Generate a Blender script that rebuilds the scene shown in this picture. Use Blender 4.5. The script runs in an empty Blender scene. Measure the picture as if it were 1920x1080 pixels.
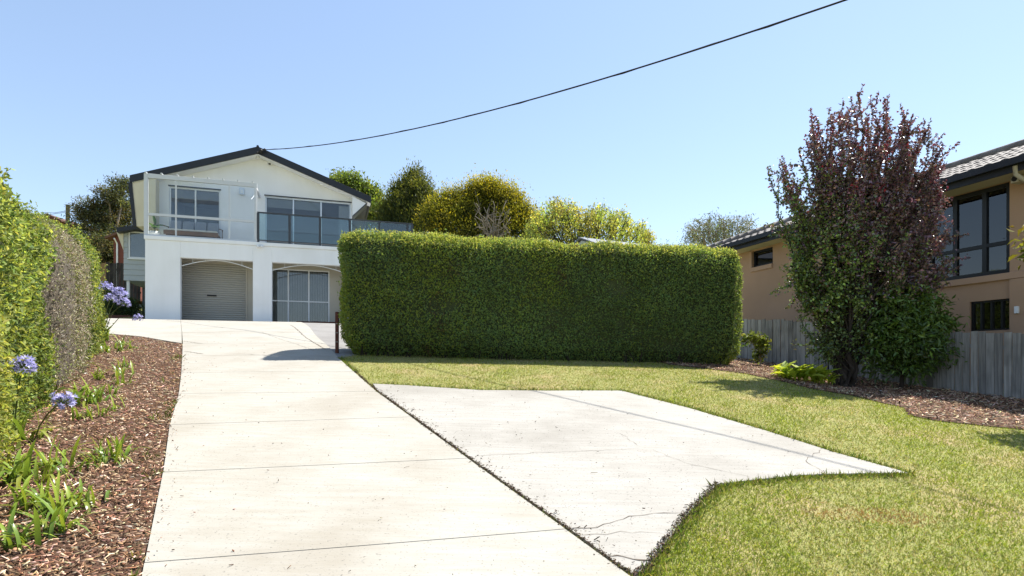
import bpy, bmesh, math, random
import numpy as np
from mathutils import Vector, Matrix
from mathutils.geometry import delaunay_2d_cdt
R = math.radians
rng = np.random.default_rng(7)
random.seed(7)
SC = bpy.context.scene
COL = SC.collection

# ------------------------------------------------------------------ camera, sky, sun
EYE = 1.75                       # eye height above the ground at the camera
FPX, CX, HY = 1059.0, 960.0, 683.0   # focal length, centre column and horizon row of the 1920 px photograph
cam_d = bpy.data.cameras.new('camera'); cam = bpy.data.objects.new('camera', cam_d); COL.objects.link(cam)
cam.location = (0, 0, EYE); cam.rotation_euler = (R(90), 0, 0)
cam_d.sensor_width = 36; cam_d.lens = FPX / 1920 * 36
cam_d.shift_y = (HY - 540) / 1920
cam_d.clip_end = 3000; cam_d.clip_start = .05
SC.camera = cam

SUN_EL = R(59); SUN_AZ = math.atan2(.81, .59)     # azimuth from +Y towards +X
sv = Vector((math.sin(SUN_AZ)*math.cos(SUN_EL), math.cos(SUN_AZ)*math.cos(SUN_EL), math.sin(SUN_EL)))
W = bpy.data.worlds.new('World'); SC.world = W; W.use_nodes = True
nt = W.node_tree; nt.nodes.clear()
sky = nt.nodes.new('ShaderNodeTexSky'); sky.sky_type = 'NISHITA'; sky.sun_disc = False
sky.sun_elevation = SUN_EL; sky.sun_rotation = SUN_AZ
sky.altitude = 50; sky.air_density = 1.0; sky.dust_density = .2; sky.ozone_density = 3.4
bg = nt.nodes.new('ShaderNodeBackground'); bg.inputs['Strength'].default_value = .118
wo = nt.nodes.new('ShaderNodeOutputWorld')
gm = nt.nodes.new('ShaderNodeGamma'); gm.inputs[1].default_value = .72
nt.links.new(sky.outputs[0], gm.inputs[0]); wb = nt.nodes.new('ShaderNodeMix'); wb.data_type = 'RGBA'; wb.blend_type = 'MULTIPLY'; wb.inputs[0].default_value = 1; wb.inputs[7].default_value = (1.0, .99, 1.0, 1)
nt.links.new(gm.outputs[0], wb.inputs[6]); nt.links.new(wb.outputs[2], bg.inputs['Color']); nt.links.new(bg.outputs[0], wo.inputs[0])
sl = bpy.data.lights.new('sun', 'SUN'); sl.energy = 3.4; sl.angle = R(.53); sl.color = (1, .955, .88)
sun = bpy.data.objects.new('sun', sl); COL.objects.link(sun); sun.location = (30, 10, 40)
sun.rotation_euler = sv.to_track_quat('Z', 'Y').to_euler()
SC.view_settings.view_transform = 'Standard'; SC.view_settings.look = 'None'
SC.view_settings.gamma = 1; SC.view_settings.exposure = 1.6
SC.view_settings.use_curve_mapping = False
SC.cycles.max_bounces = 8; SC.cycles.transparent_max_bounces = 16

# ------------------------------------------------------------------ materials
MATS = {}
def new_mat(name):
    m = bpy.data.materials.new(name); m.use_nodes = True
    n = m.node_tree.nodes; n.clear()
    out = n.new('ShaderNodeOutputMaterial'); MATS[name] = m
    return m, n, m.node_tree.links, out
def srgb(*c): return tuple((x/255/12.92 if x/255 <= .04045 else ((x/255+.055)/1.055)**2.4) for x in c)
def mat(name, c1, c2=None, scale=4, rough=.7, bump=0, bscale=40, spec=.35, metal=0, detail=6, stretch=(1,1,1), c3=None, s3=.6):
    """two-tone noise material on object coordinates, optional slow third tone and fine bump"""
    m, n, L, out = new_mat(name)
    b = n.new('ShaderNodeBsdfPrincipled'); b.inputs['Roughness'].default_value = rough
    b.inputs['Specular IOR Level'].default_value = spec; b.inputs['Metallic'].default_value = metal
    L.new(b.outputs[0], out.inputs[0])
    tc = n.new('ShaderNodeTexCoord'); mp = n.new('ShaderNodeMapping'); mp.inputs['Scale'].default_value = stretch
    L.new(tc.outputs['Object'], mp.inputs[0])
    if c2 is None: c2 = tuple(x*.88 for x in c1)
    no = n.new('ShaderNodeTexNoise'); no.inputs['Scale'].default_value = scale; no.inputs['Detail'].default_value = detail
    no.inputs['Roughness'].default_value = .62
    L.new(mp.outputs[0], no.inputs['Vector'])
    rp = n.new('ShaderNodeMapRange'); rp.inputs[1].default_value = .3; rp.inputs[2].default_value = .7
    L.new(no.outputs[0], rp.inputs[0])
    mx = n.new('ShaderNodeMix'); mx.data_type = 'RGBA'; mx.inputs[6].default_value = (*c1, 1); mx.inputs[7].default_value = (*c2, 1)
    L.new(rp.outputs[0], mx.inputs[0]); col = mx.outputs[2]
    if c3 is not None:
        n3 = n.new('ShaderNodeTexNoise'); n3.inputs['Scale'].default_value = s3; n3.inputs['Detail'].default_value = 4
        L.new(tc.outputs['Object'], n3.inputs['Vector'])
        r3 = n.new('ShaderNodeMapRange'); r3.inputs[1].default_value = .5; r3.inputs[2].default_value = .68
        L.new(n3.outputs[0], r3.inputs[0])
        m3 = n.new('ShaderNodeMix'); m3.data_type = 'RGBA'; m3.inputs[7].default_value = (*c3, 1)
        L.new(col, m3.inputs[6]); L.new(r3.outputs[0], m3.inputs[0]); col = m3.outputs[2]
    L.new(col, b.inputs['Base Color'])
    if bump:
        nb = n.new('ShaderNodeTexNoise'); nb.inputs['Scale'].default_value = bscale; nb.inputs['Detail'].default_value = 5
        L.new(mp.outputs[0], nb.inputs['Vector'])
        bp = n.new('ShaderNodeBump'); bp.inputs['Strength'].default_value = bump; bp.inputs['Distance'].default_value = .02
        L.new(nb.outputs[0], bp.inputs['Height']); L.new(bp.outputs[0], b.inputs['Normal'])
    return m
def leaf_mat(name, rough=.45, trans=.38, tint=(1.15, 1.1, .6), spec=.35):
    """leaf with its own colour from the per-leaf colour attribute and light coming through it"""
    m, n, L, out = new_mat(name)
    at = n.new('ShaderNodeAttribute'); at.attribute_name = 'Col'
    b = n.new('ShaderNodeBsdfPrincipled'); b.inputs['Roughness'].default_value = rough; b.inputs['Specular IOR Level'].default_value = spec
    t = n.new('ShaderNodeBsdfTranslucent')
    mm = n.new('ShaderNodeMix'); mm.data_type = 'RGBA'; mm.blend_type = 'MULTIPLY'; mm.inputs[0].default_value = 1
    mm.inputs[7].default_value = (*tint, 1); L.new(at.outputs['Color'], mm.inputs[6])
    L.new(at.outputs['Color'], b.inputs['Base Color']); L.new(mm.outputs[2], t.inputs['Color'])
    ms = n.new('ShaderNodeMixShader'); ms.inputs[0].default_value = trans
    L.new(b.outputs[0], ms.inputs[1]); L.new(t.outputs[0], ms.inputs[2]); L.new(ms.outputs[0], out.inputs[0])
    return m
def attr_mat(name, rough=.8, spec=.2):
    m, n, L, out = new_mat(name)
    at = n.new('ShaderNodeAttribute'); at.attribute_name = 'Col'
    b = n.new('ShaderNodeBsdfPrincipled'); b.inputs['Roughness'].default_value = rough; b.inputs['Specular IOR Level'].default_value = spec
    L.new(at.outputs['Color'], b.inputs['Base Color']); L.new(b.outputs[0], out.inputs[0])
    return m
def glass_mat(name, tint, refl, rough=.01):
    m, n, L, out = new_mat(name)
    tr = n.new('ShaderNodeBsdfTransparent'); tr.inputs[0].default_value = (*tint, 1)
    gl = n.new('ShaderNodeBsdfGlossy'); gl.inputs['Roughness'].default_value = rough
    lw = n.new('ShaderNodeFresnel'); lw.inputs[0].default_value = 1.5
    ad = n.new('ShaderNodeMath'); ad.operation = 'ADD'; ad.use_clamp = True; ad.inputs[1].default_value = refl
    no = n.new('ShaderNodeTexNoise'); no.inputs['Scale'].default_value = .7
    bp = n.new('ShaderNodeBump'); bp.inputs['Strength'].default_value = .02; bp.inputs['Distance'].default_value = .1
    L.new(no.outputs[0], bp.inputs['Height']); L.new(bp.outputs[0], gl.inputs['Normal'])
    ms = n.new('ShaderNodeMixShader'); L.new(lw.outputs[0], ad.inputs[0]); L.new(ad.outputs[0], ms.inputs[0])
    L.new(tr.outputs[0], ms.inputs[1]); L.new(gl.outputs[0], ms.inputs[2]); L.new(ms.outputs[0], out.inputs[0])
    return m
def wood_mat(name, c1, c2, c3, grain=(18, 18, 1.2), rough=.85):
    """weathered board: long grain, a tone of its own for every board, dark stains"""
    m, n, L, out = new_mat(name)
    b = n.new('ShaderNodeBsdfPrincipled'); b.inputs['Roughness'].default_value = rough; b.inputs['Specular IOR Level'].default_value = .2
    L.new(b.outputs[0], out.inputs[0])
    tc = n.new('ShaderNodeTexCoord'); oi = n.new('ShaderNodeObjectInfo')
    ad = n.new('ShaderNodeVectorMath'); ad.operation = 'ADD'
    ml = n.new('ShaderNodeMath'); ml.operation = 'MULTIPLY'; ml.inputs[1].default_value = 37; L.new(oi.outputs['Random'], ml.inputs[0])
    L.new(tc.outputs['Object'], ad.inputs[0]); L.new(ml.outputs[0], ad.inputs[1])
    mp = n.new('ShaderNodeMapping'); mp.inputs['Scale'].default_value = grain; L.new(ad.outputs[0], mp.inputs[0])
    no = n.new('ShaderNodeTexNoise'); no.inputs['Scale'].default_value = 1.6; no.inputs['Detail'].default_value = 8; L.new(mp.outputs[0], no.inputs['Vector'])
    rp = n.new('ShaderNodeMapRange'); rp.inputs[1].default_value = .32; rp.inputs[2].default_value = .68; L.new(no.outputs[0], rp.inputs[0])
    mx = n.new('ShaderNodeMix'); mx.data_type = 'RGBA'; mx.inputs[6].default_value = (*c1, 1); mx.inputs[7].default_value = (*c2, 1)
    L.new(rp.outputs[0], mx.inputs[0])
    n2 = n.new('ShaderNodeTexNoise'); n2.inputs['Scale'].default_value = 1.3; n2.inputs['Detail'].default_value = 4; L.new(ad.outputs[0], n2.inputs['Vector'])
    r2 = n.new('ShaderNodeMapRange'); r2.inputs[1].default_value = .5; r2.inputs[2].default_value = .75; L.new(n2.outputs[0], r2.inputs[0])
    m2 = n.new('ShaderNodeMix'); m2.data_type = 'RGBA'; m2.inputs[7].default_value = (*c3, 1)
    L.new(mx.outputs[2], m2.inputs[6]); L.new(r2.outputs[0], m2.inputs[0])
    hv = n.new('ShaderNodeHueSaturation'); rv = n.new('ShaderNodeMapRange'); rv.inputs[3].default_value = .72; rv.inputs[4].default_value = 1.22
    L.new(oi.outputs['Random'], rv.inputs[0]); L.new(rv.outputs[0], hv.inputs['Value']); L.new(m2.outputs[2], hv.inputs['Color'])
    L.new(hv.outputs[0], b.inputs['Base Color'])
    bp = n.new('ShaderNodeBump'); bp.inputs['Strength'].default_value = .5; bp.inputs['Distance'].default_value = .01
    L.new(no.outputs[0], bp.inputs['Height']); L.new(bp.outputs[0], b.inputs['Normal'])
    return m
def concrete_mat(name, c1, c2, c3, speck=.35, stain=.5):
    """broom-finished concrete: fine sweep across the slab, pale blotches, dark specks of grit"""
    m, n, L, out = new_mat(name)
    b = n.new('ShaderNodeBsdfPrincipled'); b.inputs['Roughness'].default_value = .88; b.inputs['Specular IOR Level'].default_value = .2
    L.new(b.outputs[0], out.inputs[0])
    tc = n.new('ShaderNodeTexCoord')
    def noise(scale, detail=6, vec=None, rough=.6):
        q = n.new('ShaderNodeTexNoise'); q.inputs['Scale'].default_value = scale; q.inputs['Detail'].default_value = detail; q.inputs['Roughness'].default_value = rough
        L.new(vec or tc.outputs['Object'], q.inputs['Vector']); return q.outputs[0]
    def ramp(v, a, bb):
        q = n.new('ShaderNodeMapRange'); q.inputs[1].default_value = a; q.inputs[2].default_value = bb; L.new(v, q.inputs[0]); return q.outputs[0]
    def mixc(f, a, bc):
        q = n.new('ShaderNodeMix'); q.data_type = 'RGBA'
        if isinstance(a, tuple): q.inputs[6].default_value = (*a, 1)
        else: L.new(a, q.inputs[6])
        q.inputs[7].default_value = (*bc, 1); L.new(f, q.inputs[0]); return q.outputs[2]
    mp = n.new('ShaderNodeMapping'); mp.inputs['Scale'].default_value = (1.2, 9, 1); mp.inputs['Rotation'].default_value = (0, 0, R(-14))
    L.new(tc.outputs['Object'], mp.inputs[0])
    c = mixc(ramp(noise(2.2, 7, mp.outputs[0]), .35, .75), c1, c2)
    mu = n.new('ShaderNodeMath'); mu.operation = 'MULTIPLY'; mu.inputs[1].default_value = stain
    L.new(ramp(noise(.8, 8), .45, .72), mu.inputs[0]); c = mixc(mu.outputs[0], c, c3)
    mv = n.new('ShaderNodeMath'); mv.operation = 'MULTIPLY'; mv.inputs[1].default_value = speck
    L.new(ramp(noise(55, 3), .60, .72), mv.inputs[0]); c = mixc(mv.outputs[0], c, tuple(x*.35 for x in c1))
    L.new(c, b.inputs['Base Color'])
    bp = n.new('ShaderNodeBump'); bp.inputs['Strength'].default_value = .35; bp.inputs['Distance'].default_value = .006
    mp2 = n.new('ShaderNodeMapping'); mp2.inputs['Scale'].default_value = (14, 110, 60); mp2.inputs['Rotation'].default_value = (0, 0, R(-14)); L.new(tc.outputs['Object'], mp2.inputs[0])
    L.new(noise(1, 5, mp2.outputs[0]), bp.inputs['Height']); L.new(bp.outputs[0], b.inputs['Normal'])
    return m

concrete_mat('drive_concrete', (.37, .354, .314), (.32, .298, .25), (.268, .238, .19), .7, .65)
concrete_mat('pad_concrete', (.362, .346, .312), (.30, .283, .25), (.235, .218, .188), .95, .75)
concrete_mat('grey_concrete', (.26, .25, .235), (.22, .21, .2), (.17, .16, .15), .5, .7)
mat('soil', (.05, .033, .022), (.028, .019, .013), 9, .95, .6, 60)
mat('lawn_base', (.26, .25, .085), (.19, .20, .055), 7, .95, .5, 70, c3=(.30, .24, .11), s3=1.1)
mat('mulch_base', (.12, .064, .037), (.06, .033, .02), 22, .95, .8, 60)
mat('white_render', (.81, .81, .805), (.76, .758, .748), 1.1, .8, .15, 50, c3=(.74, .735, .715), s3=.6, stretch=(2.6, 2.6, .3))
mat('cream_paint', (.66, .60, .45), (.60, .54, .40), 2, .7)
mat('beige_wall', (.50, .46, .38), (.45, .41, .34), 2, .75)
mat('white_paint', (.74, .75, .76), (.69, .70, .71), 5, .45)
mat('frame_grey', (.54, .56, .58), (.50, .52, .54), 5, .5)
mat('aluminium', (.62, .66, .70), (.56, .60, .64), 5, .35, metal=.3)
mat('weatherboard', (.42, .45, .46), (.38, .41, .42), 3, .6)
mat('charcoal_metal', (.020, .023, .030), (.014, .016, .021), 5, .45)
mat('rail_metal', (.05, .056, .065), (.038, .043, .05), 5, .45)
mat('roller_steel', (.40, .385, .345), (.36, .345, .31), 2, .5, stretch=(.3, 1, 3))
mat('black_rubber', (.012, .012, .013), None, 5, .6)
mat('interior_dark', (.10, .105, .11), None, 3, .9)
mat('blind_fabric', (.50, .475, .42), (.42, .395, .35), 3, .9)
mat('blind_light', (.50, .52, .52), (.45, .47, .48), 3, .9)
mat('cushion_blue', (.30, .33, .38), (.25, .28, .33), 9, .95)
mat('cushion_white', (.68, .67, .64), (.6, .59, .56), 6, .95)
mat('teak', (.16, .10, .065), (.10, .062, .04), 6, .7, stretch=(1, 12, 12))
mat('pot_white', (.72, .72, .70), (.66, .66, .64), 4, .5)
mat('timber_red', (.11, .038, .022), (.07, .025, .016), 6, .8, .3, 30)
mat('rust_post', (.13, .045, .028), (.07, .024, .016), 14, .85, .3, 60)
mat('tan_render', (.43, .275, .18), (.405, .258, .168), 1.1, .85, .18, 90, c3=(.37, .236, .154), s3=.45, stretch=(1, 1, .35))
mat('tan_trim', (.45, .29, .195), (.425, .272, .182), 2, .8, .1, 80)
mat('soffit', (.46, .42, .34), (.42, .385, .31), 3, .8)
mat('roof_tile', (.175, .158, .145), (.10, .088, .08), 5, .75, .3, 60, c3=(.22, .205, .19), s3=2)
mat('black_frame', (.010, .011, .013), None, 5, .4)
mat('bark', (.055, .042, .034), (.028, .021, .017), 9, .9, .8, 25, stretch=(1, 1, .25))
mat('bark_pale', (.32, .27, .21), (.2, .165, .13), 6, .85, .5, 20, stretch=(1, 1, .3))
mat('twigs_dark', (.06, .075, .028), (.035, .042, .018), 12, 1)
mat('twigs_grey', (.15, .125, .095), (.085, .07, .052), 18, 1)
mat('cable', (.012, .012, .012), None, 5, .7)
mat('pole_wood', (.17, .155, .13), (.11, .10, .085), 4, .9, stretch=(1, 1, .1))
mat('brick_red', (.17, .055, .04), (.13, .042, .03), 8, .85)
mat('blue_grey_wall', (.10, .12, .14), (.085, .10, .12), 2, .7)
mat('brown_roof', (.13, .065, .045), (.09, .045, .03), 5, .8)
mat('grey_roof_metal', (.17, .18, .195), (.14, .15, .165), 3, .5)
mat('stone_pale', (.42, .40, .36), (.30, .28, .25), 8, .9, .5, 30)
mat('new_timber', (.30, .19, .085), (.24, .15, .065), 5, .8, stretch=(8, 8, 1))
mat('hill_green', (.045, .06, .025), (.03, .042, .018), .05, 1)
wood_mat('fence_wood', (.36, .345, .33), (.20, .193, .187), (.12, .115, .11))
wood_mat('dark_fence_wood', (.085, .075, .068), (.035, .03, .028), (.02, .018, .016))
leaf_mat('leaf', .55, .52, (1.2, 1.1, .55), .2); leaf_mat('leaf_gloss', .28, .36, spec=.5); leaf_mat('leaf_dry', .8, .2, (1, 1, .9), .15)
leaf_mat('leaf_plum', .30, .22, (1.2, .85, .8), .6); leaf_mat('grass_blade', .55, .35, (1.15, 1.1, .5), .25)
leaf_mat('petal', .6, .35, (1, 1, 1.1), .2)
attr_mat('chips', .85, .15)
glass_mat('window_glass', (.80, .83, .85), .03); glass_mat('pane_clear', (.94, .96, .965), -.015); glass_mat('pane_green', (.70, .80, .80), .05)
glass_mat('dark_glass', (.16, .17, .18), .045)

# ------------------------------------------------------------------ object helpers
def put(name, me, m=None, parent=None, loc=None, rotz=0):
    o = bpy.data.objects.new(name, me); COL.objects.link(o)
    if m: me.materials.append(MATS[m]) if not me.materials else None
    if parent is not None: o.parent = parent
    if loc is not None: o.location = loc
    if rotz: o.rotation_euler = (0, 0, rotz)
    return o
def tag(o, label=None, cat=None, group=None, kind=None):
    if label: o['label'] = label
    if cat: o['category'] = cat
    if group: o['group'] = group
    if kind: o['kind'] = kind
    return o
def empty(name, loc, rotz=0):
    o = bpy.data.objects.new(name, None); COL.objects.link(o); o.location = loc; o.rotation_euler = (0, 0, rotz); o.empty_display_size = .2
    return o
def raw_mesh(name, V, F, cols=None, smooth=False):
    me = bpy.data.meshes.new(name); V = np.asarray(V, np.float32)
    if isinstance(F, np.ndarray):
        k = F.shape[1]; nf = len(F)
        me.vertices.add(len(V)); me.vertices.foreach_set('co', V.ravel())
        me.loops.add(nf*k); me.loops.foreach_set('vertex_index', F.ravel().astype(np.int32))
        me.polygons.add(nf); me.polygons.foreach_set('loop_start', np.arange(0, nf*k, k, dtype=np.int32))
        me.polygons.foreach_set('loop_total', np.full(nf, k, np.int32))
        me.update(calc_edges=True)
    else:
        me.from_pydata([tuple(map(float, v)) for v in V], [], F); me.update()
    if cols is not None:
        a = me.color_attributes.new('Col', 'FLOAT_COLOR', 'POINT')
        a.data.foreach_set('color', np.concatenate([np.asarray(cols, np.float32), np.ones((len(V), 1), np.float32)], 1).ravel())
    if smooth: me.polygons.foreach_set('use_smooth', np.ones(len(me.polygons), bool))
    return me
class MB:
    """collects simple shapes into one mesh"""
    def __init__(s): s.V = []; s.F = []
    def add(s, V, F):
        k = len(s.V); s.V += [tuple(v) for v in V]; s.F += [tuple(i+k for i in f) for f in F]; return s
    def box(s, a, b):
        (x0, y0, z0), (x1, y1, z1) = a, b
        x0, x1 = min(x0, x1), max(x0, x1); y0, y1 = min(y0, y1), max(y0, y1); z0, z1 = min(z0, z1), max(z0, z1)
        return s.add([(x0,y0,z0),(x1,y0,z0),(x1,y1,z0),(x0,y1,z0),(x0,y0,z1),(x1,y0,z1),(x1,y1,z1),(x0,y1,z1)],
                     [(3,2,1,0),(4,5,6,7),(0,1,5,4),(1,2,6,5),(2,3,7,6),(3,0,4,7)])
    def prism(s, pts, y0, y1):
        """polygon in the x-z plane pushed from y0 to y1"""
        n = len(pts)
        if sum(pts[i][0]*pts[(i+1)%n][1]-pts[(i+1)%n][0]*pts[i][1] for i in range(n)) < 0: pts = pts[::-1]
        return s.add([(x, y0, z) for x, z in pts] + [(x, y1, z) for x, z in pts],
                     [tuple(range(n)), tuple(range(2*n-1, n-1, -1))] + [((i+1)%n, i, n+i, n+(i+1)%n) for i in range(n)])
    def prism_x(s, pts, x0, x1):
        """polygon in the y-z plane pushed from x0 to x1"""
        n = len(pts)
        if sum(pts[i][0]*pts[(i+1)%n][1]-pts[(i+1)%n][0]*pts[i][1] for i in range(n)) > 0: pts = pts[::-1]
        return s.add([(x0, y, z) for y, z in pts] + [(x1, y, z) for y, z in pts],
                     [tuple(range(n)), tuple(range(2*n-1, n-1, -1))] + [((i+1)%n, i, n+i, n+(i+1)%n) for i in range(n)])
    def tube(s, pts, rad, n=8, cap=True):
        pts = [Vector(p) for p in pts]
        if not hasattr(rad, '__len__'): rad = [rad]*len(pts)
        V = []; up = Vector((0, 0, 1))
        for i, p in enumerate(pts):
            t = (pts[min(i+1, len(pts)-1)] - pts[max(i-1, 0)]).normalized()
            a = t.cross(up if abs(t.z) < .95 else Vector((1, 0, 0))).normalized(); b = a.cross(t).normalized()
            V += [p + (a*math.cos(2*math.pi*k/n) + b*math.sin(2*math.pi*k/n))*rad[i] for k in range(n)]
        F = []
        for i in range(len(pts)-1):
            for k in range(n): F.append((i*n+k, i*n+(k+1)%n, (i+1)*n+(k+1)%n, (i+1)*n+k))
        if cap: F += [tuple(range(n)), tuple(range(len(pts)*n-1, (len(pts)-1)*n-1, -1))]
        return s.add(V, F)
    def lathe(s, prof, n=20, c=(0, 0, 0)):
        V = []; F = []
        for r, z in prof: V += [(c[0]+r*math.cos(2*math.pi*k/n), c[1]+r*math.sin(2*math.pi*k/n), c[2]+z) for k in range(n)]
        for i in range(len(prof)-1):
            for k in range(n): F.append((i*n+k, i*n+(k+1)%n, (i+1)*n+(k+1)%n, (i+1)*n+k))
        F += [tuple(range(n-1, -1, -1)), tuple(range((len(prof)-1)*n, len(prof)*n))]
        return s.add(V, F)
    def ball(s, c, r, n=12, m=8):
        return s.lathe([(max(1e-3, math.sin(math.pi*i/m))*r if np.isscalar(r) else math.sin(math.pi*i/m)*r[0]+1e-4, -math.cos(math.pi*i/m)*(r if np.isscalar(r) else r[1])) for i in range(m+1)], n, c)
    def mesh(s, name, smooth=False):
        me = bpy.data.meshes.new(name); me.from_pydata(s.V, [], s.F); me.update()
        if smooth: me.polygons.foreach_set('use_smooth', np.ones(len(me.polygons), bool))
        return me
    def build(s, name, m, parent=None, smooth=False, bevel=0, loc=None):
        me = s.mesh(name, smooth)
        o = put(name, me, m, parent, loc)
        if bevel:
            b = o.modifiers.new('bevel', 'BEVEL'); b.width = bevel; b.segments = 2; b.limit_method = 'ANGLE'
        return o
def wall_holes(mb, top, holes, y0, y1, base=0.0):
    """wall in the x-z plane; top = [(x,z)...] outline left to right, holes = [(x0,x1,z0,z1)]; columns butted end to end"""
    xs = sorted(set([p[0] for p in top] + [h[0] for h in holes] + [h[1] for h in holes]))
    def zt(x): return float(np.interp(x, [p[0] for p in top], [p[1] for p in top]))
    for a, b in zip(xs[:-1], xs[1:]):
        if b - a < 1e-4: continue
        hs = sorted([h for h in holes if h[0] <= a+1e-5 and h[1] >= b-1e-5], key=lambda h: h[2])
        z = base
        for h in hs:
            if h[2] - z > 1e-3: mb.box((a, y0, z), (b, y1, h[2]))
            z = h[3]
        mb.prism([(a, z), (b, z), (b, zt(b)), (a, zt(a))], y0, y1)
    return mb

# ------------------------------------------------------------------ the lie of the land
HA = R(18); hc, hs_ = math.cos(HA), math.sin(HA)          # both houses and the side fence share this bearing
OX, OY, BASE = -13.43, 20.67, 3.37                        # front left corner of the white house
def h2w(s, d): return OX + s*hc - d*hs_, OY + s*hs_ + d*hc
def pl(x, y): return -.0256*x + .167*y
ctrl = [(x, y, pl(x, y)) for x in (-9, -6, -3, 0, 3) for y in (-3, 0, 3, 6)] + [(x, 9, pl(x, 9)) for x in (-9, -6, -3, 0)]
ctrl += [(3, 9, 1.36), (-3.27, 10.7, 1.90), (.8, 11.4, 1.80), (4.96, 12.15, 1.66), (8.84, 9.75, 1.135), (8.1, 12.1, 1.37), (6.65, 16.5, 1.92), (6.6, 11.3, 1.31), (6.9, 7.6, .92),
         (6, 3, .25), (6, 0, -.22), (-7.2, 12.3, 2.19), (-4.6, 12.3, 2.18), (-8.8, 16, 2.76), (-6.5, 16, 2.76), (-3, 15, 2.35), (-2, 18, 2.7), (3, 17, 2.2), (8, 20, 2.2), (2, 24, 3.1),
         (-9, 11, 2.05), (-14, 16, 3.0), (-18, 20, 3.55), (-20, 28, 5.2), (*h2w(-4.2, 6.8), 4.75), (*h2w(-8, 6.5), 4.9), (*h2w(-3.2, 3.5), 3.6), (0, 33, 4.0), (15, 30, 3.0), (14, 10, .95), (14, 0, -.35), (-13, 0, .4), (-14, 6, 1.5), (-14, 11, 2.3), (12, 16, 1.5), (0, -7, -.9), (12, -7, -1.0), (-12, -7, -.6)]
ctrl += [(*h2w(s, d), BASE) for s in (-1, 1, 4, 7) for d in (0, 4, 8)] + [(*h2w(10, 6), BASE-.1)]
cp = np.array(ctrl)
def tps(r2): return np.where(r2 > 1e-12, .5*r2*np.log(np.maximum(r2, 1e-12)), 0)
_n = len(cp); _A = np.zeros((_n+3, _n+3))
_A[:_n, :_n] = tps(((cp[:, None, :2]-cp[None, :, :2])**2).sum(-1)) + np.eye(_n)*.03
_A[:_n, _n] = 1; _A[:_n, _n+1:] = cp[:, :2]; _A[_n:, :_n] = _A[:_n, _n:].T
_w = np.linalg.solve(_A, np.concatenate([cp[:, 2], np.zeros(3)]))
def GG(x, y):
    x = np.asarray(x, float); y = np.asarray(y, float)
    xc = np.clip(x, -19, 15); yc = np.clip(y, -6, 33)
    p = np.stack([xc.ravel(), yc.ravel()], 1); out = np.empty(len(p))
    for i in range(0, len(p), 20000):
        q = p[i:i+20000]
        out[i:i+20000] = tps(((q[:, None]-cp[None, :, :2])**2).sum(-1)) @ _w[:_n] + _w[_n] + q @ _w[_n+1:]
    out = out.reshape(x.shape)
    return out + .10*np.clip(y-yc, 0, 60) + .03*np.clip(y-yc-60, 0, 200) + .05*np.clip(yc-y, -20, 0)*0
def G(x, y): return float(GG(np.array([x]), np.array([y]))[0])
def ray(u, v): return (u-CX)/FPX, (HY-v)/FPX
def ground(u, v, lo=2.0, hi=40.0, up=0.0):
    """where the line of sight through a photo pixel first meets the ground"""
    dx, dz = ray(u, v); t = np.linspace(lo, hi, 2400)
    f = EYE + dz*t - GG(dx*t, t) - up; k = np.argmax(f <= 0)
    if f[k] > 0: k = len(t)-1
    return dx*t[k], t[k]
def at(u, v, Y):
    dx, dz = ray(u, v); return Vector((dx*Y, Y, EYE + dz*Y))
def hpx(u, v, d=0.0):
    """pixel -> (s, z) on the vertical plane at depth d of the white house"""
    dx, dz = ray(u, v); s = (dx*(OY+d*hc) - OX + d*hs_)/(hc - dx*hs_); Y = OY + s*hs_ + d*hc
    return s, EYE + dz*Y - BASE
def spx(u, v, s):
    """pixel -> (d, world z) on the vertical plane s = const (fence, neighbour's wall)"""
    dx, dz = ray(u, v); d = (OX + s*hc - dx*(OY + s*hs_))/(hs_ + dx*hc); Y = OY + s*hs_ + d*hc
    return d, EYE + dz*Y
def inside(px, py, poly):
    poly = np.asarray(poly); res = np.zeros(len(px), bool); j = len(poly)-1
    for i in range(len(poly)):
        xi, yi = poly[i]; xj, yj = poly[j]
        c = ((yi > py) != (yj > py)) & (px < (xj-xi)*(py-yi)/((yj-yi) if yj != yi else 1e-9)+xi); res ^= c; j = i
    return res
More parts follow.
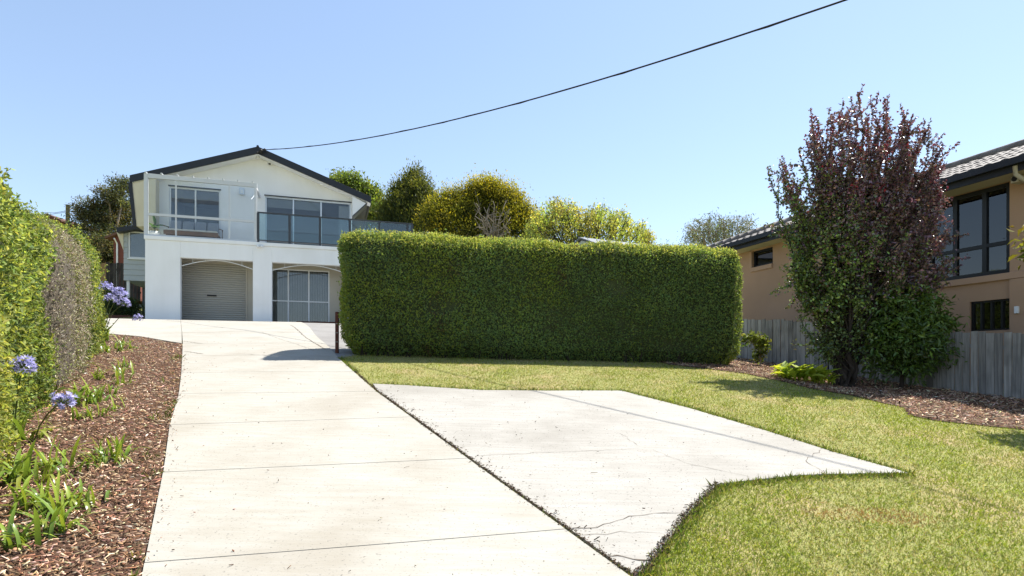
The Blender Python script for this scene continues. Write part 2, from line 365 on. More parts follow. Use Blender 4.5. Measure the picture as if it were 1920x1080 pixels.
def patch(name, poly, up, m, parent=None, sp=.3, skirt=.1, jit=0):
    """sheet of ground following the terrain inside a polygon, with a skirt for its edge"""
    poly = [tuple(p) for p in poly]
    dense = []
    for i, p in enumerate(poly):
        q = poly[(i+1) % len(poly)]; L = math.hypot(q[0]-p[0], q[1]-p[1]); k = max(1, int(L/sp))
        dense += [(p[0]+(q[0]-p[0])*j/k, p[1]+(q[1]-p[1])*j/k) for j in range(k)]
    a = np.array(dense); x0, y0 = a.min(0); x1, y1 = a.max(0)
    if jit:
        a = a + rng.normal(0, jit, a.shape); dense = [tuple(q) for q in a]
    gx, gy = np.meshgrid(np.arange(x0+sp*.5, x1, sp), np.arange(y0+sp*.5, y1, sp)); gx = gx.ravel(); gy = gy.ravel()
    keep = inside(gx, gy, a); gx, gy = gx[keep], gy[keep]
    if len(gx):
        dm = ((gx[:, None]-a[None, :, 0])**2+(gy[:, None]-a[None, :, 1])**2).min(1); gx, gy = gx[dm > (sp*.4)**2], gy[dm > (sp*.4)**2]
    n = len(dense)
    vs, _, fs, *_ = delaunay_2d_cdt([Vector(p) for p in dense]+[Vector(p) for p in zip(gx, gy)], [], [list(range(n))], 1, 1e-5)
    V2 = np.array([(v.x, v.y) for v in vs]); z = GG(V2[:, 0], V2[:, 1]) + up
    V = [(x, y, zz) for (x, y), zz in zip(V2, z)]; F = []
    for f in fs:
        p, q, r = (V2[i] for i in f[:3])
        F.append(tuple(f) if (q[0]-p[0])*(r[1]-p[1])-(q[1]-p[1])*(r[0]-p[0]) > 0 else tuple(f)[::-1])
    if skirt:
        ec = {}
        for f in F:
            for i in range(len(f)):
                e = (f[i], f[(i+1) % len(f)]); ec[e] = 1
        be = [e for e in ec if (e[1], e[0]) not in ec]; low = {}
        for e in be:
            for i in e:
                if i not in low: low[i] = len(V); V.append((V[i][0], V[i][1], V[i][2]-skirt))
        F += [(e[1], e[0], low[e[0]], low[e[1]]) for e in be]
    me = bpy.data.meshes.new(name); me.from_pydata(V, [], F); me.update()
    return put(name, me, m, parent)

# ground sheet to the horizon
gx = np.concatenate([-np.geomspace(900, 22, 18), np.arange(-20, 17, .4), np.geomspace(18, 900, 18)])
gy = np.concatenate([[-300, -120, -50, -25, -14], np.arange(-8, 36, .4), np.geomspace(37, 1200, 22)])
X, Y = np.meshgrid(gx, gy); Z = GG(X, Y)
nx, ny = len(gx), len(gy); idx = np.arange(nx*ny).reshape(ny, nx)
Fq = np.stack([idx[:-1, :-1], idx[:-1, 1:], idx[1:, 1:], idx[1:, :-1]], -1).reshape(-1, 4)
tag(put('ground', raw_mesh('ground', np.stack([X, Y, Z-.03], -1).reshape(-1, 3), Fq, smooth=True), 'lawn_base'), kind='structure')

# ------------------------------------------------------------------ driveway, pad, lawn, beds
def gp(lst): return [ground(u, v) for u, v in lst]
LE = gp([(262, 1110), (268, 1062), (304, 891), (317, 800), (334, 741), (339, 701), (341, 668)])
RE = gp([(1225, 1116), (1062, 998), (878, 863), (772, 785), (706, 736), (664, 699), (634, 672)])
dirv = np.array(LE[1]) - np.array(LE[3]); dirv /= np.linalg.norm(dirv)
LE = [tuple(np.array(LE[1])+dirv*3.6), tuple(np.array(LE[1])+dirv*1.34)] + LE[1:]
RE = [tuple(np.array(RE[1])+dirv*3.6), tuple(np.array(RE[1])+dirv*1.34)] + RE[1:]
drive = tag(empty('driveway', (LE[3][0], LE[3][1], G(*LE[3]))), kind='structure')
def slab(pts, m='drive_concrete', parent=None, up=.02, shrink=.009):
    c = np.mean(pts, 0); pts = [tuple(np.array(p) + (c-np.array(p))/np.linalg.norm(c-np.array(p))*shrink) for p in pts]
    o = patch('concrete_slab', pts, up, m, None, .22, .12)
    return o
def child_world(o, parent):
    """parent without moving: mesh is in world coordinates"""
    o.parent = parent; o.matrix_parent_inverse = Matrix.Translation(-Vector(parent.location)) if parent.rotation_euler.z == 0 else (Matrix.Translation(parent.location) @ Matrix.Rotation(parent.rotation_euler.z, 4, 'Z')).inverted()
    return o
for i in range(len(LE)-1):
    child_world(slab([LE[i], RE[i], RE[i+1], LE[i+1]]), drive)
# upper apron in front of the garage
A1l, A1r = LE[-1], RE[-1]
up_l = gp([(342, 646), (341, 625), (339, 604)]); up_r = gp([(612, 647), (588, 625), (556, 609)])
hw = [h2w(hpx(338, 600)[0], -.02), h2w(hpx(560, 605)[0], -.02)]
up_l[-1] = hw[0]; up_r[-1] = hw[1]
pl_, pr_ = A1l, A1r
for a, b in zip(up_l, up_r):
    child_world(slab([pl_, pr_, b, a]), drive); pl_, pr_ = a, b
lc = gp([(341, 645), (262, 632), (205, 627), (178, 626)])
lside = [lc[0], up_l[1], h2w(hpx(338, 600)[0], -.02), h2w(-.0, -.02), h2w(-.25, .4), h2w(-2.6, .9), lc[3], lc[2], lc[1]]
child_world(slab(lside), drive)
# lower grey path beside the apron
grey = [A1r, up_r[0], up_r[1], up_r[2], h2w(hpx(648, 605)[0], -.02), h2w(9.5, -.05), (-1.2, 13.2), (-2.6, 12.3)]
gpth = tag(patch('side_path', [tuple(np.array(p)) for p in grey], -.0, 'grey_concrete', None, .3, .1), kind='structure')
# turning pad
PADPX = [(699, 721), (760, 724), (900, 733), (1030, 734), (1165, 734), (1290, 766), (1430, 808), (1560, 849), (1640, 872), (1702, 889), (1600, 891), (1500, 893), (1420, 902), (1345, 911), (1318, 936), (1285, 972), (1262, 1003), (1238, 1034), (1214, 1064), (1190, 1085)]
pad = gp(PADPX)
re_mid = [RE[k] for k in range(2, 6)]
off = np.array([-dirv[1], dirv[0]]); off = off if off[0] > 0 else -off
padpoly = pad + [tuple(np.array(RE[2])+off*.03-dirv*.0)] + [tuple(np.array(p)+off*.03) for p in re_mid[1:]]
padpoly = [p for i, p in enumerate(padpoly) if i == 0 or math.hypot(p[0]-padpoly[i-1][0], p[1]-padpoly[i-1][1]) > .02]
pado = tag(patch('turning_pad', padpoly, .012, 'pad_concrete', None, .2, .1), kind='structure')
# cracks in the pad and apron: thin lines of dirt
mat('crack_dirt', (.13, .105, .08), (.08, .062, .046), 30, .95)
def crack(pxs, w, parent, up, m='crack_dirt'):
    P = gp(pxs); pts = []
    for a, b in zip(P[:-1], P[1:]):
        k = max(2, int(math.hypot(b[0]-a[0], b[1]-a[1])/.06))
        pts += [(a[0]+(b[0]-a[0])*j/k, a[1]+(b[1]-a[1])*j/k) for j in range(k)]
    pts.append(P[-1]); pts = np.array(pts); pts[1:-1] += rng.normal(0, .009, (len(pts)-2, 2))
    t = np.gradient(pts, axis=0); t /= np.linalg.norm(t, axis=1)[:, None]+1e-9; nrm = np.stack([-t[:, 1], t[:, 0]], 1)
    ww = (w*rng.uniform(.35, 1.2, len(pts)))[:, None]; ww[0] = ww[-1] = .0006
    a = pts+nrm*ww; b = pts-nrm*ww; n = len(pts)
    V = np.concatenate([np.c_[a, GG(a[:, 0], a[:, 1])+up], np.c_[b, GG(b[:, 0], b[:, 1])+up]])
    F = [(n+i, n+i+1, i+1, i) for i in range(n-1)]
    o = put('crack', raw_mesh('crack', V, F), m); child_world(o, parent); return o
crack([(1062, 995), (1120, 992), (1180, 973), (1230, 967), (1283, 966)], .0038, pado, .0155)
crack([(1085, 1008), (1150, 1004), (1200, 1003), (1250, 1005)], .002, pado, .0155)
crack([(1140, 1050), (1170, 1048), (1200, 1055), (1215, 1058)], .007, pado, .0155)
crack([(890, 858), (1000, 852), (1100, 849), (1200, 843)], .002, pado, .0155)
crack([(1225, 846), (1290, 873), (1350, 885), (1410, 899)], .002, pado, .0155)
crack([(1540, 846), (1510, 866), (1530, 880), (1550, 892)], .0026, pado, .0155)
crack([(1155, 812), (1180, 825), (1196, 838)], .002, pado, .0155)
crack([(545, 611), (565, 627), (590, 645), (610, 657)], .012, drive, .0235)
crack([(520, 625), (560, 625), (575, 626)], .008, drive, .0235)
crack([(342, 641), (360, 644), (380, 646)], .010, drive, .0235)
crack([(343, 661), (362, 663), (382, 666)], .010, drive, .0235)
crack([(440, 666), (480, 667), (505, 669)], .008, drive, .0235)
crack([(490, 624), (540, 642), (590, 660)], .004, drive, .0235)

# lawn sheet and mulch beds
fs_, = (17.8,)
def fence_pt(d): return h2w(fs_, d)
bedR_edge = gp([(1255, 684), (1320, 691), (1400, 701), (1470, 716), (1530, 731), (1600, 742), (1660, 757), (1694, 764), (1703, 779), (1760, 790), (1840, 798), (1925, 806)])
bedR_edge += [(8.6, 7.0), (9.3, 5.0)]
bedR = bedR_edge + [fence_pt(-21.5), fence_pt(-17), fence_pt(-13), fence_pt(-9.5), (5.2, 13.4), (3.2, 12.3)]
bedL = LE[:] + up_l[:1] + lc[1:] + [(-12.4, 13.0), (-9.6, 10.2), (-7.0, 6.5), (-5.4, 3.2), (-4.6, .6), (-2.0, -.8)]
lawnpoly = [tuple(np.array(p)-off*.3) for p in RE] + [(-2.6, 12.0), (1, 12.3), (3.2, 12.3)] + [(5.4, 13.2), fence_pt(-11), fence_pt(-16), fence_pt(-21.5), (10.2, 2.0), (8, -1.5), (2.5, -1.2)]
tag(patch('lawn', lawnpoly, -.008, 'lawn_base', None, .3, 0), kind='structure')
tag(patch('garden_bed', bedL, .004, 'mulch_base', None, .25, 0), kind='structure')
tag(patch('garden_bed', bedR, .004, 'mulch_base', None, .25, 0), kind='structure')

# ------------------------------------------------------------------ white two-storey house
house = tag(empty('white_house', (OX, OY, BASE), HA), 'white rendered two-storey house with low charcoal gable roof and front deck', 'house')
def hb(mb, name, m, parent=house, **k): return mb.build(name, m, parent, **k)
UD = 1.55                                  # set-back of the upper wall behind the front edge of the deck
s_o1 = hpx(338, 500)[0]; s_o2 = hpx(474, 500)[0]; s_p1 = hpx(510, 500)[0]; s_p2 = hpx(652, 500)[0]
z_open = hpx(400, 486)[1]; z_deck = hpx(272, 441)[1]; s_end = hpx(775, 430)[0]
DD = 9.5                                   # depth of the house
# lower front wall with its two openings, lip of the deck
hb(wall_holes(MB(), [(0, z_deck-.14), (s_end, z_deck-.14)], [(s_o1, s_o2, 0, z_open), (s_p1, s_p2, 0, z_open)], 0, .24, -.4), 'front_wall', 'white_render', bevel=.012)
hb(MB().box((-.03, -.035, z_deck-.138), (s_end+.03, UD+.3, z_deck)), 'deck_slab', 'white_render', bevel=.01)
hb(MB().box((0, .242, -.4), (.2, DD, z_deck-.14)), 'side_wall', 'white_render')
hb(MB().box((s_end-.2, .242, -.4), (s_end, DD, z_deck-.14)), 'side_wall', 'white_render')
hb(MB().box((.202, .1, -.25), (s_end-.202, 2.6, .028)), 'floor_slab', 'grey_concrete')
# wall at the back of the undercroft with the garage door and the window
BD = 1.15
s_g1 = hpx(461, 540, BD)[0]; s_g0 = s_g1 - 2.72; s_w0 = s_g1 + .50; s_w1 = hpx(618, 560, BD)[0]
s_w0 = hpx(497, 560, BD)[0]
z_gt = hpx(400, 495, BD)[1]; z_wt = hpx(560, 505, BD)[1]
hb(wall_holes(MB(), [(.202, z_deck-.142), (s_end-.202, z_deck-.142)], [(max(s_g0, .35), s_g1, 0, z_gt), (s_w0, s_w1, .06, z_wt)], BD, BD+.16), 'garage_wall', 'beige_wall')
g0 = max(s_g0, .35)
mb = MB(); nsl = 26; prof = []
for i in range(nsl):
    z0 = .06 + (z_gt-.06)*i/nsl; dz = (z_gt-.06)/nsl
    prof += [(BD+.06, z0), (BD+.035, z0+dz*.18), (BD+.03, z0+dz*.5), (BD+.035, z0+dz*.82)]
prof.append((BD+.06, z_gt))
mb.prism_x(prof + [(BD+.11, z_gt), (BD+.11, .06)], g0+.002, s_g1-.002)
rd = hb(mb, 'roller_door', 'roller_steel')
sh, zh = hpx(397, 554, BD)
hb(MB().box((sh-.17, BD+.0, zh-.03), (sh+.17, BD+.045, zh+.03)), 'handle', 'black_rubber', rd, bevel=.008)
hb(MB().box((g0+.004, BD+.02, .03), (s_g1-.004, BD+.11, .055)), 'bottom_seal', 'black_rubber', rd)
hb(MB().box((s_g1+.002, BD-.03, .03), (s_g1+.06, BD-.002, z_gt+.05)), 'door_track', 'beige_wall')
def window(parent, x0, x1, z0, z1, y, cols, rows, fw, fm, gm, depth=.07, sub=True):
    """frame, mullions and one pane per light; cols / rows are the inner divisions"""
    xs = [x0] + list(cols) + [x1]; zs = [z0] + list(rows) + [z1]
    mb = MB()
    mb.box((x0, y, z0), (x1, y+depth, z0+fw)).box((x0, y, z1-fw), (x1, y+depth, z1)).box((x0, y, z0+fw), (x0+fw, y+depth, z1-fw)).box((x1-fw, y, z0+fw), (x1, y+depth, z1-fw))
    f = mb.build('window_frame', fm, parent, bevel=.004)
    for c in cols: MB().box((c-fw*.5, y+.004, z0+fw), (c+fw*.5, y+depth-.004, z1-fw)).build('mullion', fm, f)
    for r in rows:
        for a, b in zip(xs[:-1], xs[1:]):
            MB().box((a+fw*(1 if a == x0 else .5), y+.008, r-fw*.4), (b-fw*(1 if b == x1 else .5), y+depth-.008, r+fw*.4)).build('transom', fm, f)
    for a, b in zip(xs[:-1], xs[1:]):
        for c, d in zip(zs[:-1], zs[1:]):
            MB().box((a+fw*.45, y+depth*.5, c+fw*.35), (b-fw*.45, y+depth*.5+.006, d-fw*.35)).build('pane', gm, f)
    return f
m1 = hpx(540.5, 560, BD)[0]; m2 = hpx(579, 560, BD)[0]; zt_ = hpx(560, 565, BD)[1]
lw = window(house, s_w0+.002, s_w1-.002, .062, z_wt-.002, BD+.02, [m1, m2], [zt_], .055, 'white_paint', 'window_glass')
mb = MB(); k = 0; x = s_w0+.06
while x < s_w1-.1:
    mb.add([(x, BD+.14, .09), (x+.085, BD+.20, .09), (x+.085, BD+.20, z_wt-.06), (x, BD+.14, z_wt-.06)], [(0, 1, 2, 3)]); x += .098
hb(mb, 'vertical_blind', 'blind_fabric', lw)
hb(MB().box((s_w0-.3, BD+1.4, 0.03), (s_w1+.3, BD+1.45, z_wt+.2)), 'inner_wall', 'interior_dark')
# thin white arches under the lintels
for a, b in ((s_o1, s_o2), (s_p1, s_p2)):
    n = 18; pts = [(a+(b-a)*i/n, .1, z_open-.30+.27*math.sin(math.pi*i/n)) for i in range(n+1)]
    arch = hb(MB().tube(pts, .014, 6), 'arch_trim', 'white_paint')
    for f in (.16, .33, .67, .84):
        x = a+(b-a)*f; z = z_open-.30+.27*math.sin(math.pi*f)
        hb(MB().tube([(x, .1, z), (x, .1, z_open+.0)], .007, 6), 'hanger', 'white_paint', arch)
# upper storey: gable wall
su0, su1 = .02, hpx(660, 400, UD)[0]
RD = UD - .55                              # barge boards stand forward of the wall
rl = hpx(243, 326, RD); rt = hpx(482, 275, RD); rr = hpx(696, 372, RD)
half = (rr[0]-rl[0])/2; sr = (rl[0]+rr[0])/2; ze = (rl[1]+rr[1])/2; zr = rt[1]; pitch = (zr-ze)/half
def rz(s): return zr - pitch*abs(s-sr)     # top of the roof at s
def px_rect(u0, u1, v0, v1, d):
    s0 = hpx(u0, v0, d)[0]; s1 = hpx(u1, v0, d)[0]; um = (u0+u1)/2
    return s0, s1
d0, d1 = px_rect(317, 413, 380, 380, UD); zd1 = hpx(365, 353, UD)[1]
w0, w1 = px_rect(497, 658, 400, 400, UD); zw1 = hpx(497, 367, UD)[1]; zu = z_deck
hb(wall_holes(MB(), [(su0, rz(su0)-.24), (sr, rz(sr)-.24), (su1, rz(su1)-.24)], [(d0, d1, zu+.06, zd1), (w0, w1, zu+.10, zw1)], UD, UD+.18, zu+.002), 'gable_wall', 'white_render')
hb(MB().box((su0, UD+.182, zu+.002), (su0+.15, DD, rz(su0)-.26)), 'side_wall', 'white_render')
hb(MB().box((su1-.15, UD+.182, zu+.002), (su1, DD, rz(su1)-.26)), 'side_wall', 'white_render')
hb(MB().prism([(su0, -.4), (s_end, -.4), (s_end, zu), (su1, zu), (su1, rz(su1)-.25), (sr, rz(sr)-.25), (su0, rz(su0)-.25)], DD+.002, DD+.15), 'rear_wall', 'white_render')
hb(MB().box((su0+.152, UD+.32, zu-.1), (s_end-.01, DD, zu-.002)), 'upper_floor', 'interior_dark')
hb(MB().box((su0+.16, UD+3.6, zu), (su1-.16, UD+3.66, zu+2.5)), 'inner_wall', 'blind_light')
hb(MB().box((su0+.16, UD+.19, zd1+.12), (su1-.16, UD+3.6, zd1+.16)), 'inner_ceiling', 'blind_light')
dm = hpx(366, 380, UD)[0]
dw = window(house, d0+.002, d1-.002, zu+.062, zd1-.002, UD+.05, [dm], [], .055, 'white_paint', 'window_glass')
hb(MB().box((d0+.07, UD+.15, zd1-.42), (d1-.07, UD+.165, zd1-.06)), 'roller_blind', 'blind_fabric', dw)
hb(MB().box((d0-.03, UD-.03, zd1+.0), (d1+.03, UD-.002, zd1+.045)), 'window_head', 'rail_metal', dw)
c1, c2 = hpx(550, 400, UD)[0], hpx(602, 400, UD)[0]
ww_ = window(house, w0+.002, w1-.002, zu+.102, zw1-.002, UD+.04, [c1, c2], [], .055, 'aluminium', 'window_glass')
hb(MB().box((w0+.07, UD+.15, zw1-.42), (c2, UD+.165, zw1-.06)), 'roller_blind', 'blind_light', ww_)
hb(MB().box((w0-.03, UD-.03, zw1), (w1+.03, UD-.002, zw1+.045)), 'window_head', 'rail_metal', ww_)
hb(MB().box((w1-.5, UD+.25, zu+.12), (w1-.1, UD+.30, zw1-.1)), 'curtain', 'cushion_white', ww_)
# roof: two planes of sheet, charcoal barge boards, soffit
T = .10
for sg, nm in ((-1, 0), (1, 1)):
    e = sr + sg*half
    o = hb(MB().prism([(sr, zr+.0), (e, ze+.0), (e, ze-T), (sr, zr-T)], RD+.06, DD+.5), 'roof', 'charcoal_metal')
    hb(MB().prism([(sr, zr+.015), (e, ze+.015), (e, ze-.255), (sr, zr-.275)], RD, RD+.055), 'barge_board', 'charcoal_metal', o, bevel=.004)
    hb(MB().prism([(sr, zr-.25), (e-sg*.02, ze-.245), (e-sg*.02, ze-.265), (sr, zr-.275)], RD+.057, UD-.002), 'soffit', 'white_paint', o)
    hb(MB().box((e-.06*(sg > 0)-.0, RD+.06, ze-.24), (e+.06*(sg < 0), DD+.5, ze+.005)), 'gutter', 'charcoal_metal', o)
hb(MB().tube([(sr, RD-.01, zr+.02), (sr, DD+.5, zr+.02)], .05, 8), 'ridge_cap', 'charcoal_metal')
# raking wing walls under the eaves
a = [hpx(248, 348, RD+.06), hpx(270, 344, RD+.06), hpx(270, 424, RD+.06), hpx(256, 424, RD+.06)]
a[0] = (a[0][0], ze-.26); a[1] = (su0+.05, rz(su0)-.26); a[2] = (su0+.05, a[2][1])
hb(MB().prism(a, RD+.06, UD+.3), 'wing_wall', 'cream_paint')
hb(MB().prism([(a[0][0]-.13, ze-.25), (a[0][0]-.002, ze-.25), (a[3][0]-.002, a[3][1]), (a[3][0]-.11, a[3][1])], RD+.03, UD+.32), 'wing_edge', 'charcoal_metal')
b = [hpx(688, 376, RD+.06), hpx(660, 404, RD+.06)]
hb(MB().prism([(su1-.002, rz(su1)-.28), (b[0][0]-.04, ze-.27), (su1-.002, b[1][1])], RD+.065, UD+.3), 'wing_wall', 'white_render')
hb(MB().prism([(b[0][0]-.038, ze-.27), (b[0][0]+.01, ze-.27), (su1+.03, b[1][1]-.03), (su1, b[1][1]-.01)], RD+.06, UD+.3), 'wing_edge', 'rail_metal')
# wall fittings
sx, zx = hpx(454, 360, UD)
lan = hb(MB().box((sx-.09, UD-.13, zx-.13), (sx+.09, UD-.02, zx+.13)), 'wall_lantern', 'aluminium', bevel=.01)
hb(MB().box((sx-.05, UD-.136, zx-.08), (sx+.05, UD-.131, zx+.06)), 'lantern_glass', 'pot_white', lan)
sx, zx = hpx(506, 304, UD)
sen = hb(MB().box((sx-.09, UD-.16, zx-.1), (sx+.09, UD-.002, zx+.09)), 'sensor_light', 'white_paint', bevel=.02)
hb(MB().box((sx-.04, UD-.175, zx-.13), (sx+.04, UD-.06, zx-.103)), 'sensor_eye', 'black_rubber', sen)
sx, zx = hpx(482, 297, UD)
fl = hb(MB().tube([(sx, UD-.0, zx+.06), (sx, UD-.22, zx+.02)], .03, 8).ball((sx-.07, UD-.24, zx-.03), .065).ball((sx+.07, UD-.24, zx-.03), .065), 'flood_light', 'white_paint', smooth=True)
CABX, CABZ = hpx(497, 283, RD)
hb(MB().tube([(CABX-.25, RD-.02, CABZ-.1), (CABX-.1, RD-.13, CABZ-.04), (CABX, RD-.14, CABZ)], .03, 8).ball((CABX-.14, RD-.12, CABZ-.06), .08).ball((CABX, RD-.14, CABZ), .055).ball((CABX-.28, RD-.08, CABZ-.14), .05), 'cable_bracket', 'black_rubber', smooth=True)
sx, zx = hpx(488, 463, 0)
hb(MB().tube([(sx, -.002, zx), (sx, -.1, zx)], .025, 8).ball((sx-.07, -.12, zx+.0), .06).ball((sx+.07, -.12, zx), .06), 'flood_light', 'white_paint', smooth=True)
# glazed screen on the left of the deck
bs0 = hpx(270, 430, .06)[0]; bs1 = hpx(481, 430, .06)[0]; bzt = hpx(273, 325, .06)[1]; bzr = hpx(300, 403, .06)[1]
y0, y1 = .03, .10
scr = hb(MB().box((bs0, y0, z_deck+.001), (bs0+.13, y1+.03, bzt)), 'screen_frame', 'frame_grey', bevel=.006)
hb(MB().box((bs1-.08, y0, z_deck+.001), (bs1, y1, bzt-.16)), 'post', 'frame_grey', scr)
hb(MB().box((bs0+.132, y0-.005, bzt-.16), (bs1+.02, y1+.01, bzt)), 'top_beam', 'frame_grey', scr, bevel=.006)
hb(MB().box((bs0+.132, y0, bzr-.045), (bs1-.082, y1-.01, bzr+.045)), 'mid_rail', 'frame_grey', scr)
hb(MB().box((bs0+.132, y0, z_deck+.001), (bs1-.082, y1-.01, z_deck+.06)), 'bottom_rail', 'frame_grey', scr)
st1, st2 = hpx(330, 400, .06)[0], hpx(430, 400, .06)[0]
for st in (st1, st2): hb(MB().box((st-.025, y0+.01, z_deck+.06), (st+.025, y1-.02, bzt-.162)), 'stile', 'frame_grey', scr)
xs = [bs0+.132, st1-.025, st2-.025, bs1-.082]
for p, q in zip([bs0+.132, st1+.026, st2+.026], [st1-.026, st2-.026, bs1-.084]):
    hb(MB().box((p, .06, bzr+.047), (q, .066, bzt-.164)), 'pane', 'pane_clear', scr)
    hb(MB().box((p, .06, z_deck+.062), (q, .066, bzr-.047)), 'pane', 'pane_clear', scr)
for i in range(8):
    x = bs0+.06+(bs1-bs0-.2)*i/7
    hb(MB().tube([(x, -.02, bzt+.026), (x, .22, bzt+.034)], .03, 8), 'rafter_end', 'frame_grey', scr)
hb(MB().box((bs1-.08, y1+.001, bzt-.16), (bs1-.01, UD-.002, bzt-.06)), 'side_rail', 'frame_grey', scr)
hb(MB().tube([(bs1-.05, .6, bzt-.17), (bs1-.2, .15, bzt-.62)], .018, 6), 'brace', 'frame_grey', scr)
hb(MB().box((bs1-.08, y1+.45, z_deck+.001), (bs1-.03, y1+.5, bzt-.162)), 'post', 'frame_grey', scr)
# charcoal and glass balustrade along the rest of the deck
rb0 = hpx(484, 400, .05)[0]; zrt = hpx(484, 397, .05)[1]; rb1 = s_end-.01
bal = hb(MB().box((rb0-.03, .02, zrt-.05), (rb1, .085, zrt)), 'balustrade', 'rail_metal', bevel=.004)
hb(MB().box((rb0-.03, .03, z_deck+.07), (rb1, .075, z_deck+.11)), 'bottom_rail', 'rail_metal', bal)
ps = [rb0] + [hpx(u, 420, .05)[0] for u in (543, 600, 656, 711, 764)] + [rb1-.03]
for p in ps: hb(MB().box((p-.045, .025, z_deck+.0), (p+.045, .08, z_deck+.069)).box((p-.045, .025, z_deck+.111), (p+.045, .08, zrt-.051)), 'post', 'rail_metal', bal)
for p, q in zip(ps[:-1], ps[1:]): hb(MB().box((p+.047, .05, z_deck+.115), (q-.047, .058, zrt-.055)), 'pane', 'pane_green', bal)
rbk = hb(MB().box((rb1-.06, .088, zrt-.05), (rb1, DD-.1, zrt)), 'side_balustrade', 'rail_metal')
for i in range(7): hb(MB().box((rb1-.05, .3+i*1.4, z_deck), (rb1-.01, .36+i*1.4, zrt-.051)), 'post', 'rail_metal', rbk)
for i in range(6): hb(MB().box((rb1-.036, .37+i*1.4, z_deck+.1), (rb1-.028, .29+(i+1)*1.4, zrt-.055)), 'pane', 'pane_green', rbk)
# little annex hung on the left side
AD = 3.0
ax0 = hpx(232, 470, AD)[0]; ax1 = -.02; az0 = hpx(250, 526, AD)[1]; az1 = hpx(232, 432, AD)[1]
nb = 9; bh = (az1-az0)/nb
wx0, wx1 = hpx(241, 460, AD)[0], ax1-.12; wz0 = hpx(250, 484, AD)[1]; wz1 = hpx(250, 434, AD)[1]
ann = hb(MB().box((ax0, AD+.06, az0), (ax1, AD+3, az1)), 'annex', 'weatherboard')
for i in range(nb):
    z0 = az0+bh*i
    if z0+bh*.5 < wz0 or z0+bh*.5 > wz1:
        hb(MB().prism_x([(AD+.058, z0), (AD+.012, z0), (AD+.035, z0+bh-.004), (AD+.058, z0+bh-.004)], ax0-.01, ax1), 'weatherboard', 'weatherboard', ann)
    else:
        hb(MB().prism_x([(AD+.058, z0), (AD+.012, z0), (AD+.035, z0+bh-.004), (AD+.058, z0+bh-.004)], ax0-.01, wx0-.03), 'weatherboard', 'weatherboard', ann)
aw = window(house, wx0, wx1, wz0, wz1, AD-.01, [(wx0*.45+wx1*.55)], [], .05, 'white_paint', 'window_glass', .05)
hb(MB().box((wx0, AD+.045, wz0), (wx1, AD+.05, wz1)), 'inner_wall', 'blind_light', aw)
hb(MB().box((wx0-.04, AD-.05, wz0-.05), (wx1+.04, AD+.03, wz0-.002)), 'window_sill', 'white_paint', aw)
q = [hpx(224, 433, AD), hpx(252, 424, AD)]
hb(MB().prism([(q[0][0], q[0][1]-.12), (ax1+.0, q[1][1]+.05), (ax1, q[1][1]+.2), (q[0][0], q[0][1]+.06)], AD-.35, AD+3.2), 'annex_roof', 'charcoal_metal')
hb(MB().prism([(ax0-.28, az1+.0), (ax0-.012, az1+.0), (ax0-.012, az0+bh*5.4)], AD+.0, AD+.25), 'wing_wall', 'cream_paint')
for x in (ax0+.12, ax1-.1):
    hb(MB().box((x-.05, AD+.1, -.2), (x+.05, AD+.2, az0)), 'annex_post', 'white_paint')
hb(MB().box((ax0+.0, AD+2.4, -.2), (ax1, AD+2.5, az0)), 'undercroft_wall', 'interior_dark')

# furniture on the deck
def hplace(name, s, d, z, label, cat, rot=0): return tag(empty(name, (*h2w(s, d), BASE+z), HA+rot), label, cat)
s0 = hpx(312, 430, .75)[0]; s1 = hpx(411, 430, .75)[0]; LB = s1-s0
bench = hplace('daybed', s0, .75, z_deck, 'low timber daybed with grey-blue back cushions on the glazed deck corner', 'daybed')
for i in range(5): MB().box((0, -.3+i*.15, .26), (LB, -.18+i*.15, .30)).build('slat', 'teak', bench)
MB().box((-.02, -.335, .18), (LB+.02, -.302, .34)).build('front_rail', 'teak', bench, bevel=.006)
for x in (.05, LB-.11):
    for y in (-.295, .40): MB().box((x, y, 0), (x+.06, y+.06, .255)).build('leg', 'teak', bench)
MB().box((.03, -.29, .302), (LB-.03, .40, .42)).build('seat_cushion', 'cushion_white', bench, bevel=.04)
for i in range(4):
    w = (LB-.1)/4; x = .05+i*w
    o = MB().prism_x([(.15, .422), (.30, .422), (.42, .84), (.28, .86)], x+.015, x+w-.015).build('back_cushion', 'cushion_blue', bench, bevel=.04)
MB().tube([(-.04, .42, .25), (-.04, .45, .62), (-.04, -.2, .52)], .02, 8).build('arm_rail', 'teak', bench)
MB().tube([(LB+.04, .42, .25), (LB+.04, .45, .62), (LB+.04, -.2, .52)], .02, 8).build('arm_rail', 'teak', bench)
sp_, _ = hpx(290, 430, .55)
pot = hplace('potted_plant', sp_, .55, z_deck, 'broad-leaved plant in a round white pot in the deck corner', 'plant')
MB().lathe([(.13, 0), (.19, .06), (.215, .16), (.205, .26), (.18, .26), (.17, .22)], 20).build('pot', 'pot_white', pot, smooth=True)
MB().lathe([(.172, .2), (.172, .225)], 16).build('potting_soil', 'soil', pot)
MB().tube([(0, 0, .225), (.01, .01, .5), (.0, 0, .62)], [.02, .015, .01], 6).build('stem', 'bark_pale', pot)
def big_leaf(L, Wd, droop):
    n = 6; V = []; F = []
    for i in range(n+1):
        t = i/n; w = Wd*math.sin(math.pi*min(.98, .06+t*.94))**.7; x = L*t; z = L*(.55*t - droop*t*t)
        V += [(x, -w/2, z+.18*w), (x, 0, z), (x, w/2, z+.18*w)]
    for i in range(n):
        for k in range(2): F.append((i*3+k, i*3+k+1, (i+1)*3+k+1, (i+1)*3+k))
    return raw_mesh('leaf', V, F, np.tile((.10, .19, .05), (len(V), 1)), True)
